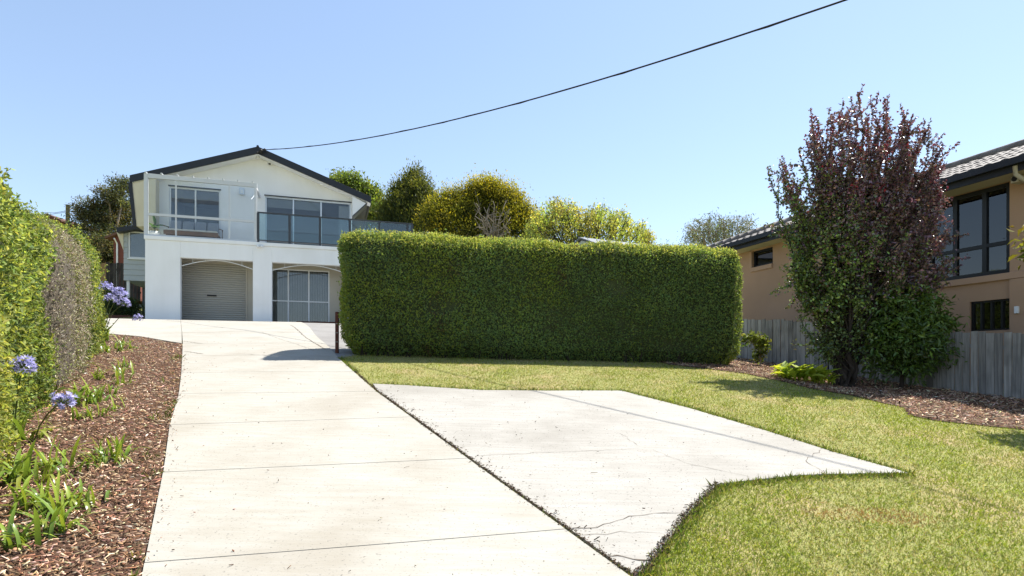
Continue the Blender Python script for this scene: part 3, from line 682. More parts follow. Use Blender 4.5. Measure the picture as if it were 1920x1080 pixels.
for a_, L_, d_, tilt, z_ in ((2.7, .42, .2, -1.0, .5), (.2, .42, .6, -.2, .42), (-.9, .34, .7, -.1, .38), (1.6, .36, .5, -.3, .45), (3.9, .34, .5, -.3, .4), (-2.0, .3, .6, -.2, .36)):
    o = put('leaf', big_leaf(L_, L_*.42, d_), 'leaf_gloss', pot); o.location = (0, 0, z_); o.rotation_euler = (0, tilt, a_)
# white slatted chairs out on the right end of the deck
def deck_chair(u, d, rot, label):
    s, _ = hpx(u, 430, d)
    c = hplace('deck_chair', s, d, z_deck, label, 'chair', rot)
    for i in range(5): MB().box((-.26, -.25+i*.11, .36), (.26, -.16+i*.11, .385)).build('slat', 'white_paint', c)
    for x in (-.27, .23):
        MB().box((x, -.26, 0), (x+.04, -.22, .355)).build('leg', 'white_paint', c)
        MB().prism_x([(.24, 0), (.28, 0), (.42, .92), (.37, .92)], x, x+.04).build('leg', 'white_paint', c)
    for i in range(6): MB().prism_x([(.31+.0, .45), (.33, .45), (.395, .90), (.37, .90)], -.225+i*.075, -.175+i*.075).build('back_slat', 'white_paint', c)
    MB().box((-.29, -.24, .57), (-.23, .30, .60)).box((.23, -.24, .57), (.29, .30, .60)).build('arm', 'white_paint', c)
deck_chair(692, .8, .9, 'white slatted deck chair turned side-on behind the glass balustrade')
s, _ = hpx(738, 430, .55)
tb = hplace('white_bench', s, .55, z_deck, 'white slat-backed bench at the far end of the glass balustrade', 'bench')
for i in range(4): MB().box((-.6, -.2+i*.11, .40), (.6, -.11+i*.11, .43)).build('slat', 'white_paint', tb)
for x in (-.6, .54):
    MB().box((x, -.2, 0), (x+.06, -.14, .398)).build('leg', 'white_paint', tb); MB().box((x, .24, 0), (x+.06, .30, .90)).build('leg', 'white_paint', tb)
MB().box((-.538, .25, .80), (.538, .29, .90)).build('back_rail', 'white_paint', tb)
for i in range(9): MB().box((-.5+i*.12, .26, .432), (-.44+i*.12, .28, .798)).build('back_slat', 'white_paint', tb)

# ------------------------------------------------------------------ service cable to the street
P0 = Vector((*h2w(CABX, RD-.14), BASE+CABZ)); P1 = at(1585, 0, 8.6); P2 = P0 + (P1-P0)*1.35
sag = .5; n = 60; L12 = 1.35; pts = []
for i in range(n+1):
    t = i/n; p = P0.lerp(P2, t); tt = t*L12
    p.z -= sag*4*tt*(1-tt) if tt <= 1 else 0
    if tt > 1: p.z += (tt-1)*sag*4
    pts.append(p)
cabo = put('overhead_cable', MB().tube([p-P0 for p in pts], .015, 6).mesh('overhead_cable', True), 'cable', loc=P0)
tag(cabo, 'black overhead service cable running from the gable peak towards the street', 'cable')
MB().tube([(pts[k]-P0) + Vector((0, .0, .02*math.sin(k))) for k in range(0, n+1, 2)], .007, 5).build('lashing_wire', 'cable', cabo)
# street pole that carries it, outside the picture
pe = pts[-1]; pb = (pe.x, pe.y, G(pe.x, pe.y)-.3)
sp = tag(empty('street_pole', pb), 'round grey timber power pole carrying the service cable', 'pole')
MB().tube([(0, 0, 0), (0, 0, pe.z-pb[2]+.35)], [.17, .12], 12).build('post', 'pole_wood', sp, smooth=True)
MB().box((-.9, -.05, pe.z-pb[2]+.1), (.9, .05, pe.z-pb[2]+.2)).build('cross_arm', 'pole_wood', sp)

# ------------------------------------------------------------------ neighbour's tan house on the right
NS = 19.45; ND = -17.0
nx_, ny_ = h2w(NS, ND); NB = 1.0
nh = tag(empty('tan_house', (nx_, ny_, NB), HA), 'tan rendered house with dark tiled roof and black-framed windows behind the fence', 'house')
def npx(u, v, off_=0.0):
    d, z = spx(u, v, NS+off_); return d-ND, z-NB
# this wall runs along local y; helper: build in x-z with wall_holes, then swap axes: (along, out, z) -> (-out.., along, z)
class SB(MB):
    """MB whose x axis is the length of the wall (local y) and whose y axis points out of the wall into the house (local x)"""
    def mesh(s, name, smooth=False):
        s.V = [(y, x, z) for x, y, z in s.V]; s.F = [f[::-1] for f in s.F]; return super().mesh(name, smooth)
ov = -.62
ef, zf0 = npx(1915, 318, ov); _, zf1 = npx(1915, 292, ov)
yA, yB = -3.5, npx(1338, 470, ov)[0]
zso = zf0+.02
bw0, bw1 = npx(1893, 400)[0], npx(1738, 400)[0]; bz1 = npx(1892, 340)[1]; bz0 = npx(1892, 511)[1]
lw0, lw1 = npx(1895, 600)[0], npx(1818, 600)[0]; lz1 = npx(1894, 559)[1]; lz0 = npx(1894, 618)[1]
q0, q1 = npx(1449, 480)[0], npx(1411, 480)[0]; qz1 = min(npx(1448, 457)[1], zso-.05); qz0 = npx(1448, 494)[1]
r0, r1 = npx(1531, 470)[0], npx(1498, 470)[0]
holes = [(bw0, bw1, bz0, bz1), (lw0, lw1, lz0, lz1), (q0, q1, qz0, qz1), (r0, r1, qz0, qz1)]
wall_holes(SB(), [(yA, zso+.1), (yB-.2, zso+.1)], holes, 0, .2, -1.2).build('side_wall', 'tan_render', nh)
SB().box((yA, .21, -1.2), (yA+.2, 9, zso+.1)).build('front_wall', 'tan_render', nh)
SB().box((yB-.4, .21, -1.2), (yB-.2, 9, zso+.1)).build('rear_wall', 'tan_render', nh)
SB().box((yA, 9.01, -1.2), (yB-.3, 9.2, zso+.1)).build('far_wall', 'tan_render', nh)
SB().box((yA+.22, 3.2, -.5), (yB-.6, 3.3, zso)).build('inner_wall', 'interior_dark', nh)
SB().box((yA, -.06, bz0-.14), (bw1+.05, -.002, bz0-.004)).build('window_sill', 'tan_trim', nh, bevel=.01)
SB().box((yA, -.09, -1.2), (bw0-.05, -.062, bz0-.15)).build('pilaster', 'tan_render', nh)
SB().box((q0-.0, -.05, qz0-.13), (q1+.05, -.002, qz0-.004)).build('window_sill', 'tan_trim', nh)
SB().box((q1+.002, -.04, qz0-.0), (q1+.12, -.002, qz1)).build('window_jamb', 'tan_trim', nh)
SB().box((r0, -.05, qz0-.13), (r1+.05, -.002, qz0-.004)).build('window_sill', 'tan_trim', nh)
def nwindow(x0, x1, z0, z1, cols, rows, fw, depth=.09, glass='dark_glass', y=.05):
    fr = SB().box((x0, y, z0), (x1, y+depth, z0+fw)).box((x0, y, z1-fw), (x1, y+depth, z1)).box((x0, y, z0+fw), (x0+fw, y+depth, z1-fw)).box((x1-fw, y, z0+fw), (x1, y+depth, z1-fw)).build('window_frame', 'black_frame', nh)
    xs = [x0]+cols+[x1]; zs = [z0]+rows+[z1]
    for c in cols: SB().box((c-fw*.5, y+.004, z0+fw), (c+fw*.5, y+depth-.004, z1-fw)).build('mullion', 'black_frame', fr)
    for r in rows:
        for a, b in zip(xs[:-1], xs[1:]): SB().box((a+fw*(1 if a == x0 else .5), y+.008, r-fw*.45), (b-fw*(1 if b == x1 else .5), y+depth-.008, r+fw*.45)).build('transom', 'black_frame', fr)
    for a, b in zip(xs[:-1], xs[1:]):
        for c, d in zip(zs[:-1], zs[1:]): SB().box((a+fw*.4, y+depth*.5, c+fw*.3), (b-fw*.4, y+depth*.5+.006, d-fw*.3)).build('pane', glass, fr)
    return fr
bc = sorted([npx(1842, 400)[0], npx(1787, 400)[0]]); bt = npx(1870, 456)[1]
nwindow(bw0+.002, bw1-.002, bz0+.002, bz1-.002, bc, [bt], .085)
lc_ = [lw0+(lw1-lw0)*k/4 for k in (1, 2, 3)]
nwindow(lw0+.002, lw1-.002, lz0+.002, lz1-.002, lc_, [], .035)
nwindow(q0+.002, q1-.002, qz0+.002, qz1-.002, [], [], .06)
nwindow(r0+.002, r1-.002, qz0+.002, qz1-.002, [], [], .06)
for f in (.12, .37, .62, .87):
    pass
# eaves
SB().box((yA-.3, ov+.05, zf0+.02), (yB+.25, -.002, zf0+.05)).build('soffit', 'soffit', nh)
SB().box((yA-.3, ov+.02, zf0), (yB+.3, ov+.048, zf1-.04)).build('fascia', 'charcoal_metal', nh)
SB().prism_x([(ov-.10, zf1-.14), (ov+.018, zf1-.14), (ov+.018, zf1), (ov-.10, zf1-.01)], yA-.3, yB+.3).build('gutter', 'charcoal_metal', nh)
# hipped roof of tiles
tpz = math.tan(R(21)); RUN = 3.3
er = zf1+.01
def roofp(x, y_in): return er + tpz*(y_in-ov)      # y_in measured into the house
base = SB(); yb = yB+.3
V = [(yA-.3, ov, er-.05), (yb, ov, er-.05), (yb-RUN, ov+RUN, er-.05+tpz*RUN), (yA-.3, ov+RUN, er-.05+tpz*RUN), (yb, ov+2*RUN, er-.05), (yA-.3, ov+2*RUN, er-.05)]
base.add(V, [(0, 1, 2, 3), (1, 4, 2), (3, 2, 4, 5), (0, 3, 5), (0, 5, 4, 1)]).build('roof', 'roof_tile', nh)
roofb = [o for o in COL.objects if o.name.startswith('roof') and o.parent == nh][0]
tw, tl = .30, .36
tile_me = None
def tile_mesh():
    mb = SB(); n = 6; lo = []; hi = []
    for i in range(n+1):
        x = tw*i/n; w = .022*math.cos(2*math.pi*i/n)
        lo.append((x, 0, .045+w)); hi.append((x, tl+.05, .012+w+tpz*(tl+.05)))
    V = lo+hi+[(x, y, z-.03) for x, y, z in lo]; m_ = n+1
    F = [(i, i+1, m_+i+1, m_+i) for i in range(n)] + [(2*m_+i, 2*m_+i+1, i+1, i) for i in range(n)] + [(0, m_, 2*m_), (n, 2*m_+n, m_+n)]
    mb.add(V, F); return mb.mesh('tile')
tile_me = tile_mesh(); tile_me.materials.append(MATS['roof_tile'])
cnt = 0; rows = int(RUN/tl)
for r in range(rows):
    yi = ov-.04 + r*tl; xr = yb - (yi-ov) - .05
    ncol = int((xr-(-2.2))/tw) if r < 6 else int((xr-(-2.2))/tw)
    for c in range(ncol):
        if cnt >= 470: break
        x = xr - (c+1)*tw + (tw*.5 if r % 2 else 0)
        o = put('tile', tile_me, None, roofb); o.location = (yi, x, er + tpz*(yi-ov) - .03 + random.uniform(-.004, .004)); o.rotation_euler = (random.uniform(-.01, .01), random.uniform(-.008, .008), random.uniform(-.012, .012)); cnt += 1
# ridge and hip caps
p_e = Vector((ov, yb, er)); p_r = Vector((ov+RUN, yb-RUN, er+tpz*RUN)); k = 18
for i in range(k):
    a, b = p_e.lerp(p_r, i/k), p_e.lerp(p_r, (i+1.15)/k)
    MB().tube([a+Vector((0, 0, .03)), b+Vector((0, 0, .05))], [.12, .10], 8).build('hip_cap', 'roof_tile', roofb, smooth=True)
for i in range(int((yb-RUN-yA)/.4)):
    y = yb-RUN-.4*i
    MB().tube([(ov+RUN, y, er+tpz*RUN+.03), (ov+RUN, y-.45, er+tpz*RUN+.05)], [.12, .10], 8).build('ridge_cap', 'roof_tile', roofb, smooth=True)
# fittings: security camera, downpipe, switch box
cy, cz = npx(1906, 336, -.3)
cc = tag(MB().box((-.36, cy-.07, cz-.07), (-.12, cy+.07, cz+.06)).build('security_camera', 'soffit', nh, bevel=.012))
MB().tube([(-.375, cy, cz), (-.358, cy, cz)], .05, 14).build('lens', 'black_rubber', cc)
MB().tube([(-.2, cy, cz+.061), (-.2, cy, zf0+.02)], .02, 8).build('mount', 'soffit', cc)
dy, dz_ = npx(1914, 312, ov+.2)
MB().tube([(ov+.0, dy-.02, zf1-.16), (ov+.02, dy-.02, zf0-.05), (-.25, dy-.05, zf0-.2), (-.06, dy-.1, zf0-.3), (-.06, dy-.1, -1)], .04, 8).build('downpipe', 'soffit', nh, smooth=True)
cy, cz = npx(1908, 581, -.09)
MB().box((-.14, cy-.035, cz-.07), (-.092, cy+.035, cz+.07)).build('switch_box', 'white_paint', nh, bevel=.006)

# ------------------------------------------------------------------ paling fence
fx, fy = h2w(fs_, -17.27)
fence = tag(empty('paling_fence', (fx, fy, G(fx, fy)), HA), 'weathered grey timber paling fence in front of the tan house', 'fence')
FH = 1.15
pal = []
for v in range(4):
    w = .128 - .004*v; pal.append(MB().box((0, 0, -.1), (.018, w, FH+.01*v)).mesh('paling')); pal[-1].materials.append(MATS['fence_wood'])
d = -21.6; zl = G(fx, fy)
while d < -5.6:
    x, y = h2w(fs_, d); z = G(x, y)
    o = put('paling', pal[random.randrange(4)], None, fence); o.location = (random.uniform(-.004, .004), d+17.27, z-zl+random.uniform(-.012, .012) + .03*math.sin(d*.9)); o.rotation_euler = (random.uniform(-.006, .006), random.uniform(-.006, .006), random.uniform(-.02, .02))
    d += .137
for hz in (.25, .85):
    dd = np.arange(-21.6, -5.5, .8); P = []
    for q in dd:
        x, y = h2w(fs_, q); P.append((.05, q+17.27, G(x, y)-zl+hz))
    for a, b in zip(P[:-1], P[1:]):
        MB().add([(.026, a[1], a[2]), (.07, a[1], a[2]), (.07, b[1], b[2]), (.026, b[1], b[2]), (.026, a[1], a[2]+.07), (.07, a[1], a[2]+.07), (.07, b[1], b[2]+.07), (.026, b[1], b[2]+.07)],
                 [(3,2,1,0),(4,5,6,7),(0,1,5,4),(1,2,6,5),(2,3,7,6),(3,0,4,7)]).build('rail', 'fence_wood', fence)

# ------------------------------------------------------------------ posts, edging and things round the white house
px_, py_ = ground(632, 662, up=0)
post = tag(empty('edging_post', (px_, py_, G(px_, py_)-.05)), 'rust-brown slotted post standing at the end of the clipped hedge', 'post')
MB().box((-.03, -.03, 0), (.03, .03, .86)).build('shaft', 'rust_post', post, bevel=.006)
for z in (.26, .44, .62): MB().box((-.033, -.033, z), (.033, .033, z+.012)).build('band', 'stone_pale', post)
e0 = h2w(hpx(556, 604)[0], -.16); e1 = h2w(hpx(640, 607)[0]+.6, -.16)
ed = tag(put('timber_edging', MB().box((0, -.05, -.25), (math.hypot(e1[0]-e0[0], e1[1]-e0[1]), .05, .07)).mesh('timber_edging'), 'timber_red', loc=(*e0, BASE), rotz=HA), 'red-brown timber edging beam at the foot of the undercroft window', 'edging')

# ------------------------------------------------------------------ what shows past the left side of the white house
def back_fence(d, u0, u1, vt, m, label, w=.14, h=1.75):
    s0, zt = hpx(u0, vt, d); s1, _ = hpx(u1, vt, d); x0, y0 = h2w(s0, d); r = tag(empty('timber_fence', (x0, y0, BASE+zt-h), HA), label, 'fence')
    me = MB().box((0, 0, 0), (w-.012, .02, h)).mesh('paling'); me.materials.append(MATS[m]); k = int((s1-s0)/w)
    for i in range(k+1):
        o = put('paling', me, None, r); o.location = (i*w, random.uniform(-.006, .006), random.uniform(-.03, .03))
    for z in (.35, h-.35): MB().box((0, .024, z), ((k+1)*w, .07, z+.08)).build('rail', m, r)
back_fence(7.2, 199, 262, 492, 'dark_fence_wood', 'dark weathered paling fence behind the little annex')
back_fence(7.4, 150, 198.5, 491, 'new_timber', 'short run of new tan timber fence next to the dark palings')
def far_house(name, u0, u1, ve, vr, Y, wall, roof, label, wins=(), hgt=4.5, dep=7, ang=0.0, pipe=None):
    """gabled house seen between pixels u0..u1 with eaves at row ve and ridge at row vr"""
    a, b = at(u0, ve, Y), at(u1, ve, Y); zr_ = at(u0, vr, Y).z; w = b.x-a.x; zb = a.z-hgt
    r = tag(empty(name, ((a.x+b.x)/2, Y, zb), ang), label, 'house')
    MB().prism([(-w/2, 0), (w/2, 0), (w/2, hgt), (0, zr_-zb-.02), (-w/2, hgt)], 0, dep).build('wall', wall, r)
    for sg in (-1, 1): MB().prism([(0, zr_-zb), (sg*(w/2+.35), hgt-.12), (sg*(w/2+.35), hgt+.02), (0, zr_-zb+.14)], -.3, dep+.3).build('roof', roof, r)
    for (x0, x1, z0, z1) in wins:
        f = MB().box((x0, -.05, z0), (x1, -.004, z1)).build('window', 'white_paint', r); MB().box((x0+.08, -.06, z0+.08), (x1-.08, -.051, z1-.08)).build('pane', 'dark_glass', f)
    if pipe is not None: MB().tube([(pipe, -.35, hgt-.1), (pipe, -.08, hgt-.4), (pipe, -.08, 0)], .05, 8).build('downpipe', 'white_paint', r)
    return r
far_house('red_house', 213, 262, 446, 436, 36, 'brick_red', 'brown_roof', 'red-brown walled house with white downpipe behind the dark palings', pipe=-.55, hgt=4)
far_house('blue_house', 108, 191, 470, 432, 46, 'blue_grey_wall', 'charcoal_metal', 'blue-grey gabled house past the rounded boundary shrub', wins=((.5, 1.3, 3.1, 4.1),), hgt=4.2, ang=.12)
far_house('brown_roof_house', 70, 112, 414, 404, 52, 'brick_red', 'brown_roof', 'brown-roofed house whose ridge peeps over the boundary shrubs', hgt=5)
pp = at(127, 384, 48); zg = G(pp.x, pp.y)-.2
pw = tag(empty('power_pole', (pp.x, pp.y, zg)), 'plain grey timber power pole beyond the boundary shrubs', 'pole')
MB().tube([(0, 0, 0), (0, 0, pp.z-zg)], [.2, .15], 10).build('post', 'pole_wood', pw, smooth=True)
for k, (u, v) in enumerate(((76, 398), (40, 405), (160, 398), (200, 410))):
    q = at(u, v, 48+k); q0 = Vector((pp.x, pp.y, pp.z-.5-.1*k)); mid = (q+q0)/2-Vector((0, 0, .12))
    tag(put('power_line', MB().tube([q0-q0, mid-q0, q-q0], .018, 5).mesh('power_line'), 'cable', loc=q0), 'thin black wire strung from the distant timber power pole', 'cable', 'wires of the distant power pole')
s0, s1 = hpx(196, 592, .9)[0], hpx(244, 592, .9)[0]; x0, y0 = h2w(s0, .9)
tag(put('garden_sleeper', MB().box((0, 0, -.2), (s1-s0, .2, .20)).mesh('garden_sleeper'), 'timber_red', loc=(x0, y0, BASE+.02), rotz=HA), 'dark brown sleeper edging the garden below the annex', 'edging')
# shed behind the clipped hedge
a = at(1086, 441, 20); b = at(1204, 450, 21.2); ex = Vector((b.x-a.x, b.y-a.y, 0)); an = math.atan2(ex.y, ex.x); zg = G(a.x, a.y)
shd = tag(empty('garden_shed', (a.x, a.y, zg), an), 'grey metal shed roof ridge just showing over the clipped hedge', 'shed'); LN = ex.length; hz_ = (a.z+b.z)/2-zg-.16
MB().prism_x([(-1.1, 0), (1.1, 0), (1.1, hz_-.45), (0, hz_-.06), (-1.1, hz_-.45)], .1, LN-.1).build('wall', 'weatherboard', shd)
for sg in (-1, 1): MB().prism_x([(0, hz_), (sg*1.3, hz_-.5), (sg*1.3, hz_-.46), (0, hz_+.05)], 0, LN).build('roof', 'grey_roof_metal', shd)

# ------------------------------------------------------------------ foliage helpers
def unit(a): return a/(np.linalg.norm(a, axis=1)[:, None]+1e-9)
def leaf_cloud(P, D, N, L, Wd, C, fold=.25, droop=.12):
    """one folded leaf (two triangles) per row; returns vertices, faces, colours"""
    n = len(P); L = np.broadcast_to(L, n)[:, None]; Wd = np.broadcast_to(Wd, n)[:, None]
    D = unit(D); S = unit(np.cross(D, N)); N2 = np.cross(S, D)
    v0 = P; v1 = P + D*L*.45 + S*Wd*.5 + N2*Wd*fold; v2 = P + D*L - N2*L*droop; v3 = P + D*L*.45 - S*Wd*.5 + N2*Wd*fold
    V = np.stack([v0, v1, v2, v3], 1).reshape(-1, 3)
    k = np.arange(n)[:, None]*4
    F = np.concatenate([k+np.array([[0, 1, 2]]), k+np.array([[0, 2, 3]])], 1).reshape(-1, 3)
    return V, F, np.repeat(np.clip(C, 0, 1), 4, axis=0)
def palette(cols, n, jit=.18):
    cols = np.array(cols, float); c = cols[rng.integers(0, len(cols), n)]
    return c*np.exp(rng.normal(0, jit, (n, 1)))*np.exp(rng.normal(0, jit*.3, (n, 3)))
def rnd(n): return unit(rng.normal(0, 1, (n, 3)))
def lump(P, seed, f=1.0):
    q = np.random.default_rng(seed); r = 0
    for k in range(5):
        a = q.normal(0, 1, 3); a /= np.linalg.norm(a); r = r + np.sin(P @ (a*f*(2.2+k*1.9)) + q.uniform(0, 6.3))/(1+.7*k)
    return r/2.4
def box_shell(n, size, rad, top_only=0.0):
    """points on a rounded box standing on z=0 (no underside), with outward normals"""
    a, b, h = size; ar = np.array([b*h, b*h, a*h, a*h, a*b*1.15]); f = rng.choice(5, n, p=ar/ar.sum())
    u = rng.uniform(-1, 1, n); v = rng.uniform(0, 1, n)
    P = np.zeros((n, 3))
    for k, (ax, sg) in enumerate(((0, 1), (0, -1), (1, 1), (1, -1))):
        m = f == k; o = 1-ax; P[m, ax] = sg*(a, b)[ax]/2; P[m, o] = u[m]*(a, b)[o]/2; P[m, 2] = v[m]*h
    m = f == 4; P[m, 0] = u[m]*a/2; P[m, 1] = (v[m]*2-1)*b/2; P[m, 2] = h
    r = min(rad, a/2-.01, b/2-.01, h/2)
    I = np.stack([np.clip(P[:, 0], -a/2+r, a/2-r), np.clip(P[:, 1], -b/2+r, b/2-r), np.clip(P[:, 2], 0, h-r)], 1)
    N = unit(P-I); return I+N*r, N
def frame_pts(P, N, root_loc, ang, taper=0.0, h=1.0):
    return P, N
def hedge(name, loc, ang, size, rad, n, leaf, cols, label, group=None, lum=.06, depth=.10, patch_cols=None, mname='leaf', core='twigs_dark', taper=0.0, seed=1, hair=0, cat='hedge', lit_up=.35, zfun=None, brown=False):
    root = tag(empty(name, loc, ang), label, cat, group)
    P, N = box_shell(n, size, rad)
    if taper: P[:, :2] *= (1 - taper*(1-P[:, 2:3]/size[2]))
    dep = np.abs(rng.normal(0, depth*.6, n))
    P = P + N*(lump(P, seed, .7)*lum + lump(P, seed+5, 2.4)*lum*.45 + lump(P, seed+6, 6)*lum*.3)[:, None] - N*dep[:, None]
    if brown: P = P - N*(.22*np.clip(1-P[:, 2]/.28, 0, 1))[:, None]*np.array([1, 1, 0])
    if zfun is not None: P[:, 2] += zfun(P)*(1-np.clip(P[:, 2]/size[2], 0, 1))
    D = unit(N*.35 + rnd(n)*.9 + np.array([0, 0, lit_up])); Nn = unit(N*.8 + rnd(n)*.7 + np.array([0, 0, .3]))
    C = palette(cols, n)*np.exp(.26*lump(P, seed+60, .5)+.22*lump(P, seed+61, 1.7))[:, None]
    if patch_cols is not None:
        w = lump(P, seed+40, .8); m = w + rng.normal(0, .3, n) > .35; C[m] = palette(patch_cols, m.sum())
    if brown:
        m = (lump(P, seed+80, 1.1) > .75) & (rng.uniform(0, 1, n) < .4); C[m] = palette([(.13, .095, .05), (.10, .075, .045), (.16, .13, .06)], m.sum())
    if True:
        thin = np.clip((lump(P, seed+90, 1.2 if brown else 3.2)-.5)*2, 0, 1); gone = rng.uniform(0, 1, n) < thin*.5; P = P - N*(thin*.07)[:, None]; P[gone] -= N[gone]*.3
    s = np.exp(rng.normal(0, .22, n))
    V, F, CC = leaf_cloud(P, D, Nn, leaf[0]*s, leaf[1]*s, C)
    if brown:      # pale new growth on the clipped crest, also painting in the sunlit rim
        k = np.flatnonzero((P[:, 2] > size[2]-.30) & (dep < depth*.5)); k = k[rng.integers(0, len(k), 16000)]; dr = unit(N[k]*.8+np.array([0, 0, .8])+rng.normal(0, .5, (len(k), 3)))
        v, f, c = leaf_cloud(P[k]+dr*rng.uniform(0, .07, (len(k), 1)), unit(dr+rnd(len(k))*.9), rnd(len(k))+N[k], leaf[0]*.9, leaf[1]*.9, palette([(.36, .40, .11), (.30, .36, .10), (.42, .43, .15)], len(k)))
        F = np.concatenate([F, f+len(V)]); V = np.concatenate([V, v]); CC = np.concatenate([CC, c])
    if hair:
        k = rng.integers(0, n, hair); kk = np.repeat(k, 7); t = np.tile(np.linspace(.0, 1, 7), hair)[:, None]
        dr = unit(N[k]*.7+np.array([0, 0, 1.])+rng.normal(0, .35, (hair, 3))); ln = rng.uniform(.05, .2, hair)
        P2 = P[kk] + np.repeat(dr*ln[:, None], 7, 0)*t; D2 = unit(rnd(len(P2))+np.repeat(dr, 7, 0)*.6)
        v, f, c = leaf_cloud(P2, D2, rnd(len(P2)), leaf[0]*.95, leaf[1]*.95, palette(cols, len(P2))*1.12)
        F = np.concatenate([F, f+len(V)]); V = np.concatenate([V, v]); CC = np.concatenate([CC, c])
    fo = put('foliage', raw_mesh('foliage', V, F, CC), mname, root); tag(fo, kind='stuff')
    # dense twiggy inside
    a, b, h = size; nn = 26; mb = []
    P, N = box_shell(6000, (a, b, h), rad)
    gv = 12; V = []; Fc = []; r2 = max(.05, min(rad, a/2-.02, b/2-.02)-.02); per = []
    for (sx_, sy_, t0) in ((1, 1, 0), (-1, 1, 90), (-1, -1, 180), (1, -1, 270)):
        for k in range(6): per.append((sx_*(a/2-r2), sy_*(b/2-r2), math.cos(R(t0+18*k)), math.sin(R(t0+18*k))))
    gu = len(per)
    for j in range(gv+1):
        if j <= gv-4: z = (h-r2)*j/(gv-4); rr_ = r2-.12
        else: ph = R(90*(j-(gv-4))/4); z = h-r2+(r2-.12)*math.sin(ph); rr_ = (r2-.12)*math.cos(ph)
        if brown: rr_ -= .27*max(0, 1-z/.32)
        for px0, py0, c_, s_ in per:
            f = 1-taper*(1-z/h); V.append(((px0+c_*rr_)*f, (py0+s_*rr_)*f, z))
    Fc.append(tuple(range(gv*gu, (gv+1)*gu)))
    for j in range(gv):
        for i in range(gu): Fc.append((j*gu+i, j*gu+(i+1) % gu, (j+1)*gu+(i+1) % gu, (j+1)*gu+i))
    V = np.array(V)
    if zfun is not None: V[:, 2] += zfun(V)*(1-np.clip(V[:, 2]/h, 0, 1))
    put('inner_twigs', raw_mesh('inner_twigs', V, Fc), core, root)
    if brown:
        mb = MB()
        for i in range(90):
            x = rng.uniform(-a/2+.25, a/2-.25); y = -b/2+rng.uniform(.16, .4); z0 = float(zfun(np.array([[x, y, 0.]]))[0])
            limb(mb, (x, y, z0-.03), (x+rng.normal(0, .08), y-rng.uniform(0, .08), z0+rng.uniform(.3, .5)), .012, .005, .15, 3, 5)
        tag(mb.build('stems', 'bark', root), kind='stuff')
    return root
def limb(mb, a, b, r0, r1, wob=.06, k=5, n=7):
    a = np.array(a, float); b = np.array(b, float); pts = [a+(b-a)*i/k for i in range(k+1)]
    L_ = np.linalg.norm(b-a)
    for p in pts[1:-1]: p += rng.normal(0, wob*L_*.3, 3)
    mb.tube([tuple(p) for p in pts], [r0+(r1-r0)*i/k for i in range(k+1)], n); return pts
def tree(name, base, blobs, n, leaf, cols, label, trunk=(.14, .03), bark='bark', mname='leaf', clump=.25, per=14, shell=.75, droop=0., up=.2, top_cols=None, group=None, cat='tree', tall=1.0, twigs=0, wild=1.0, stem_h=.35, tip_shading=False):
    """crown of many leaf clumps spread through ellipsoid masses, on a trunk with limbs to every mass"""
    root = tag(empty(name, base), label, cat, group); B = np.array(base)
    mb = MB(); C0 = np.mean([b[0] for b in blobs], 0)-B; hh = max(.3, C0[2]*stem_h)
    fork = np.array([C0[0]*.3, C0[1]*.3, hh]); limb(mb, (0, 0, -.1), fork, trunk[0], trunk[0]*.75, .05)
    vol = np.array([b[1][0]*b[1][1]*b[1][2] for b in blobs])**(2/3); vol /= vol.sum()
    PV, PF, PC = [], [], []; tot = 0
    for (c, r), w in zip(blobs, vol):
        c = np.array(c)-B; r = np.array(r)
        limb(mb, fork, c-np.array([0, 0, r[2]*.35]), trunk[0]*.6, trunk[1], .12)
        nc = max(3, int(n*w/per)); d = rnd(nc); d[:, 2] = np.where(d[:, 2] < -.5, -d[:, 2], d[:, 2])
        rad = shell + (1.06-shell)*rng.uniform(0, 1, nc)**.7; rad[rng.uniform(0, 1, nc) < .14] *= .7
        rad *= 1 + wild*.13*lump(d*2.2, int(abs(c[0]*100)+7))
        cc = c + d*r*rad[:, None] + rng.normal(0, .05, (nc, 3))*r*wild*.5
        for q in range(min(nc, 7)): limb(mb, c-np.array([0, 0, r[2]*.3]), cc[q], trunk[1]*.8, trunk[1]*.25, .1, 4, 5)
        kk = np.repeat(np.arange(nc), per); m = len(kk)
        dd = unit(d[kk]*.5+rnd(m)); off_ = rng.normal(0, clump*.5, (m, 3)); off_[:, 2] *= tall
        P = cc[kk]+off_
        D = unit(rnd(m)*.8 + d[kk]*.5 + np.array([0, 0, up-droop])); Nn = unit(d[kk]*.6+rnd(m)*.7+np.array([0, 0, .35]))
        cl = palette(cols, nc, .22)[kk]*np.exp(rng.normal(0, .14, (m, 1)))
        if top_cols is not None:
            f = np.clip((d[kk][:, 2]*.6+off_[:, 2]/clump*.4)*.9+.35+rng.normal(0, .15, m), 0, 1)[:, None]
            if tip_shading: f = np.clip(.30+.85*(off_*unit(d[kk]+np.array([0, 0, .6]))).sum(1)/clump+rng.normal(0, .12, m)+.22*lump(P, 9, .6), 0, 1)[:, None]  # tip growth plus painted shading: pale on each clump's upper outer side, dark beneath
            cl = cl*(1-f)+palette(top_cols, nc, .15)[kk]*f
        s = np.exp(rng.normal(0, .25, m)); v, f, c_ = leaf_cloud(P, D, Nn, leaf[0]*s, leaf[1]*s, cl)
        PV.append(v); PF.append(f+tot); PC.append(c_); tot += len(v)
    put('trunk', mb.mesh('trunk', True), bark, root)
    cr = put('crown', raw_mesh('crown', np.concatenate(PV), np.concatenate(PF), np.concatenate(PC)), mname, root); tag(cr, kind='stuff')
    return root
def blob(u, v, ru, rv, Y, dy=None):
    """crown mass seen at a pixel, of pixel radii ru, rv, standing at distance Y"""
    p = at(u, v, Y); return (np.array(p), (ru/FPX*Y, (dy or ru/FPX*Y), rv/FPX*Y))

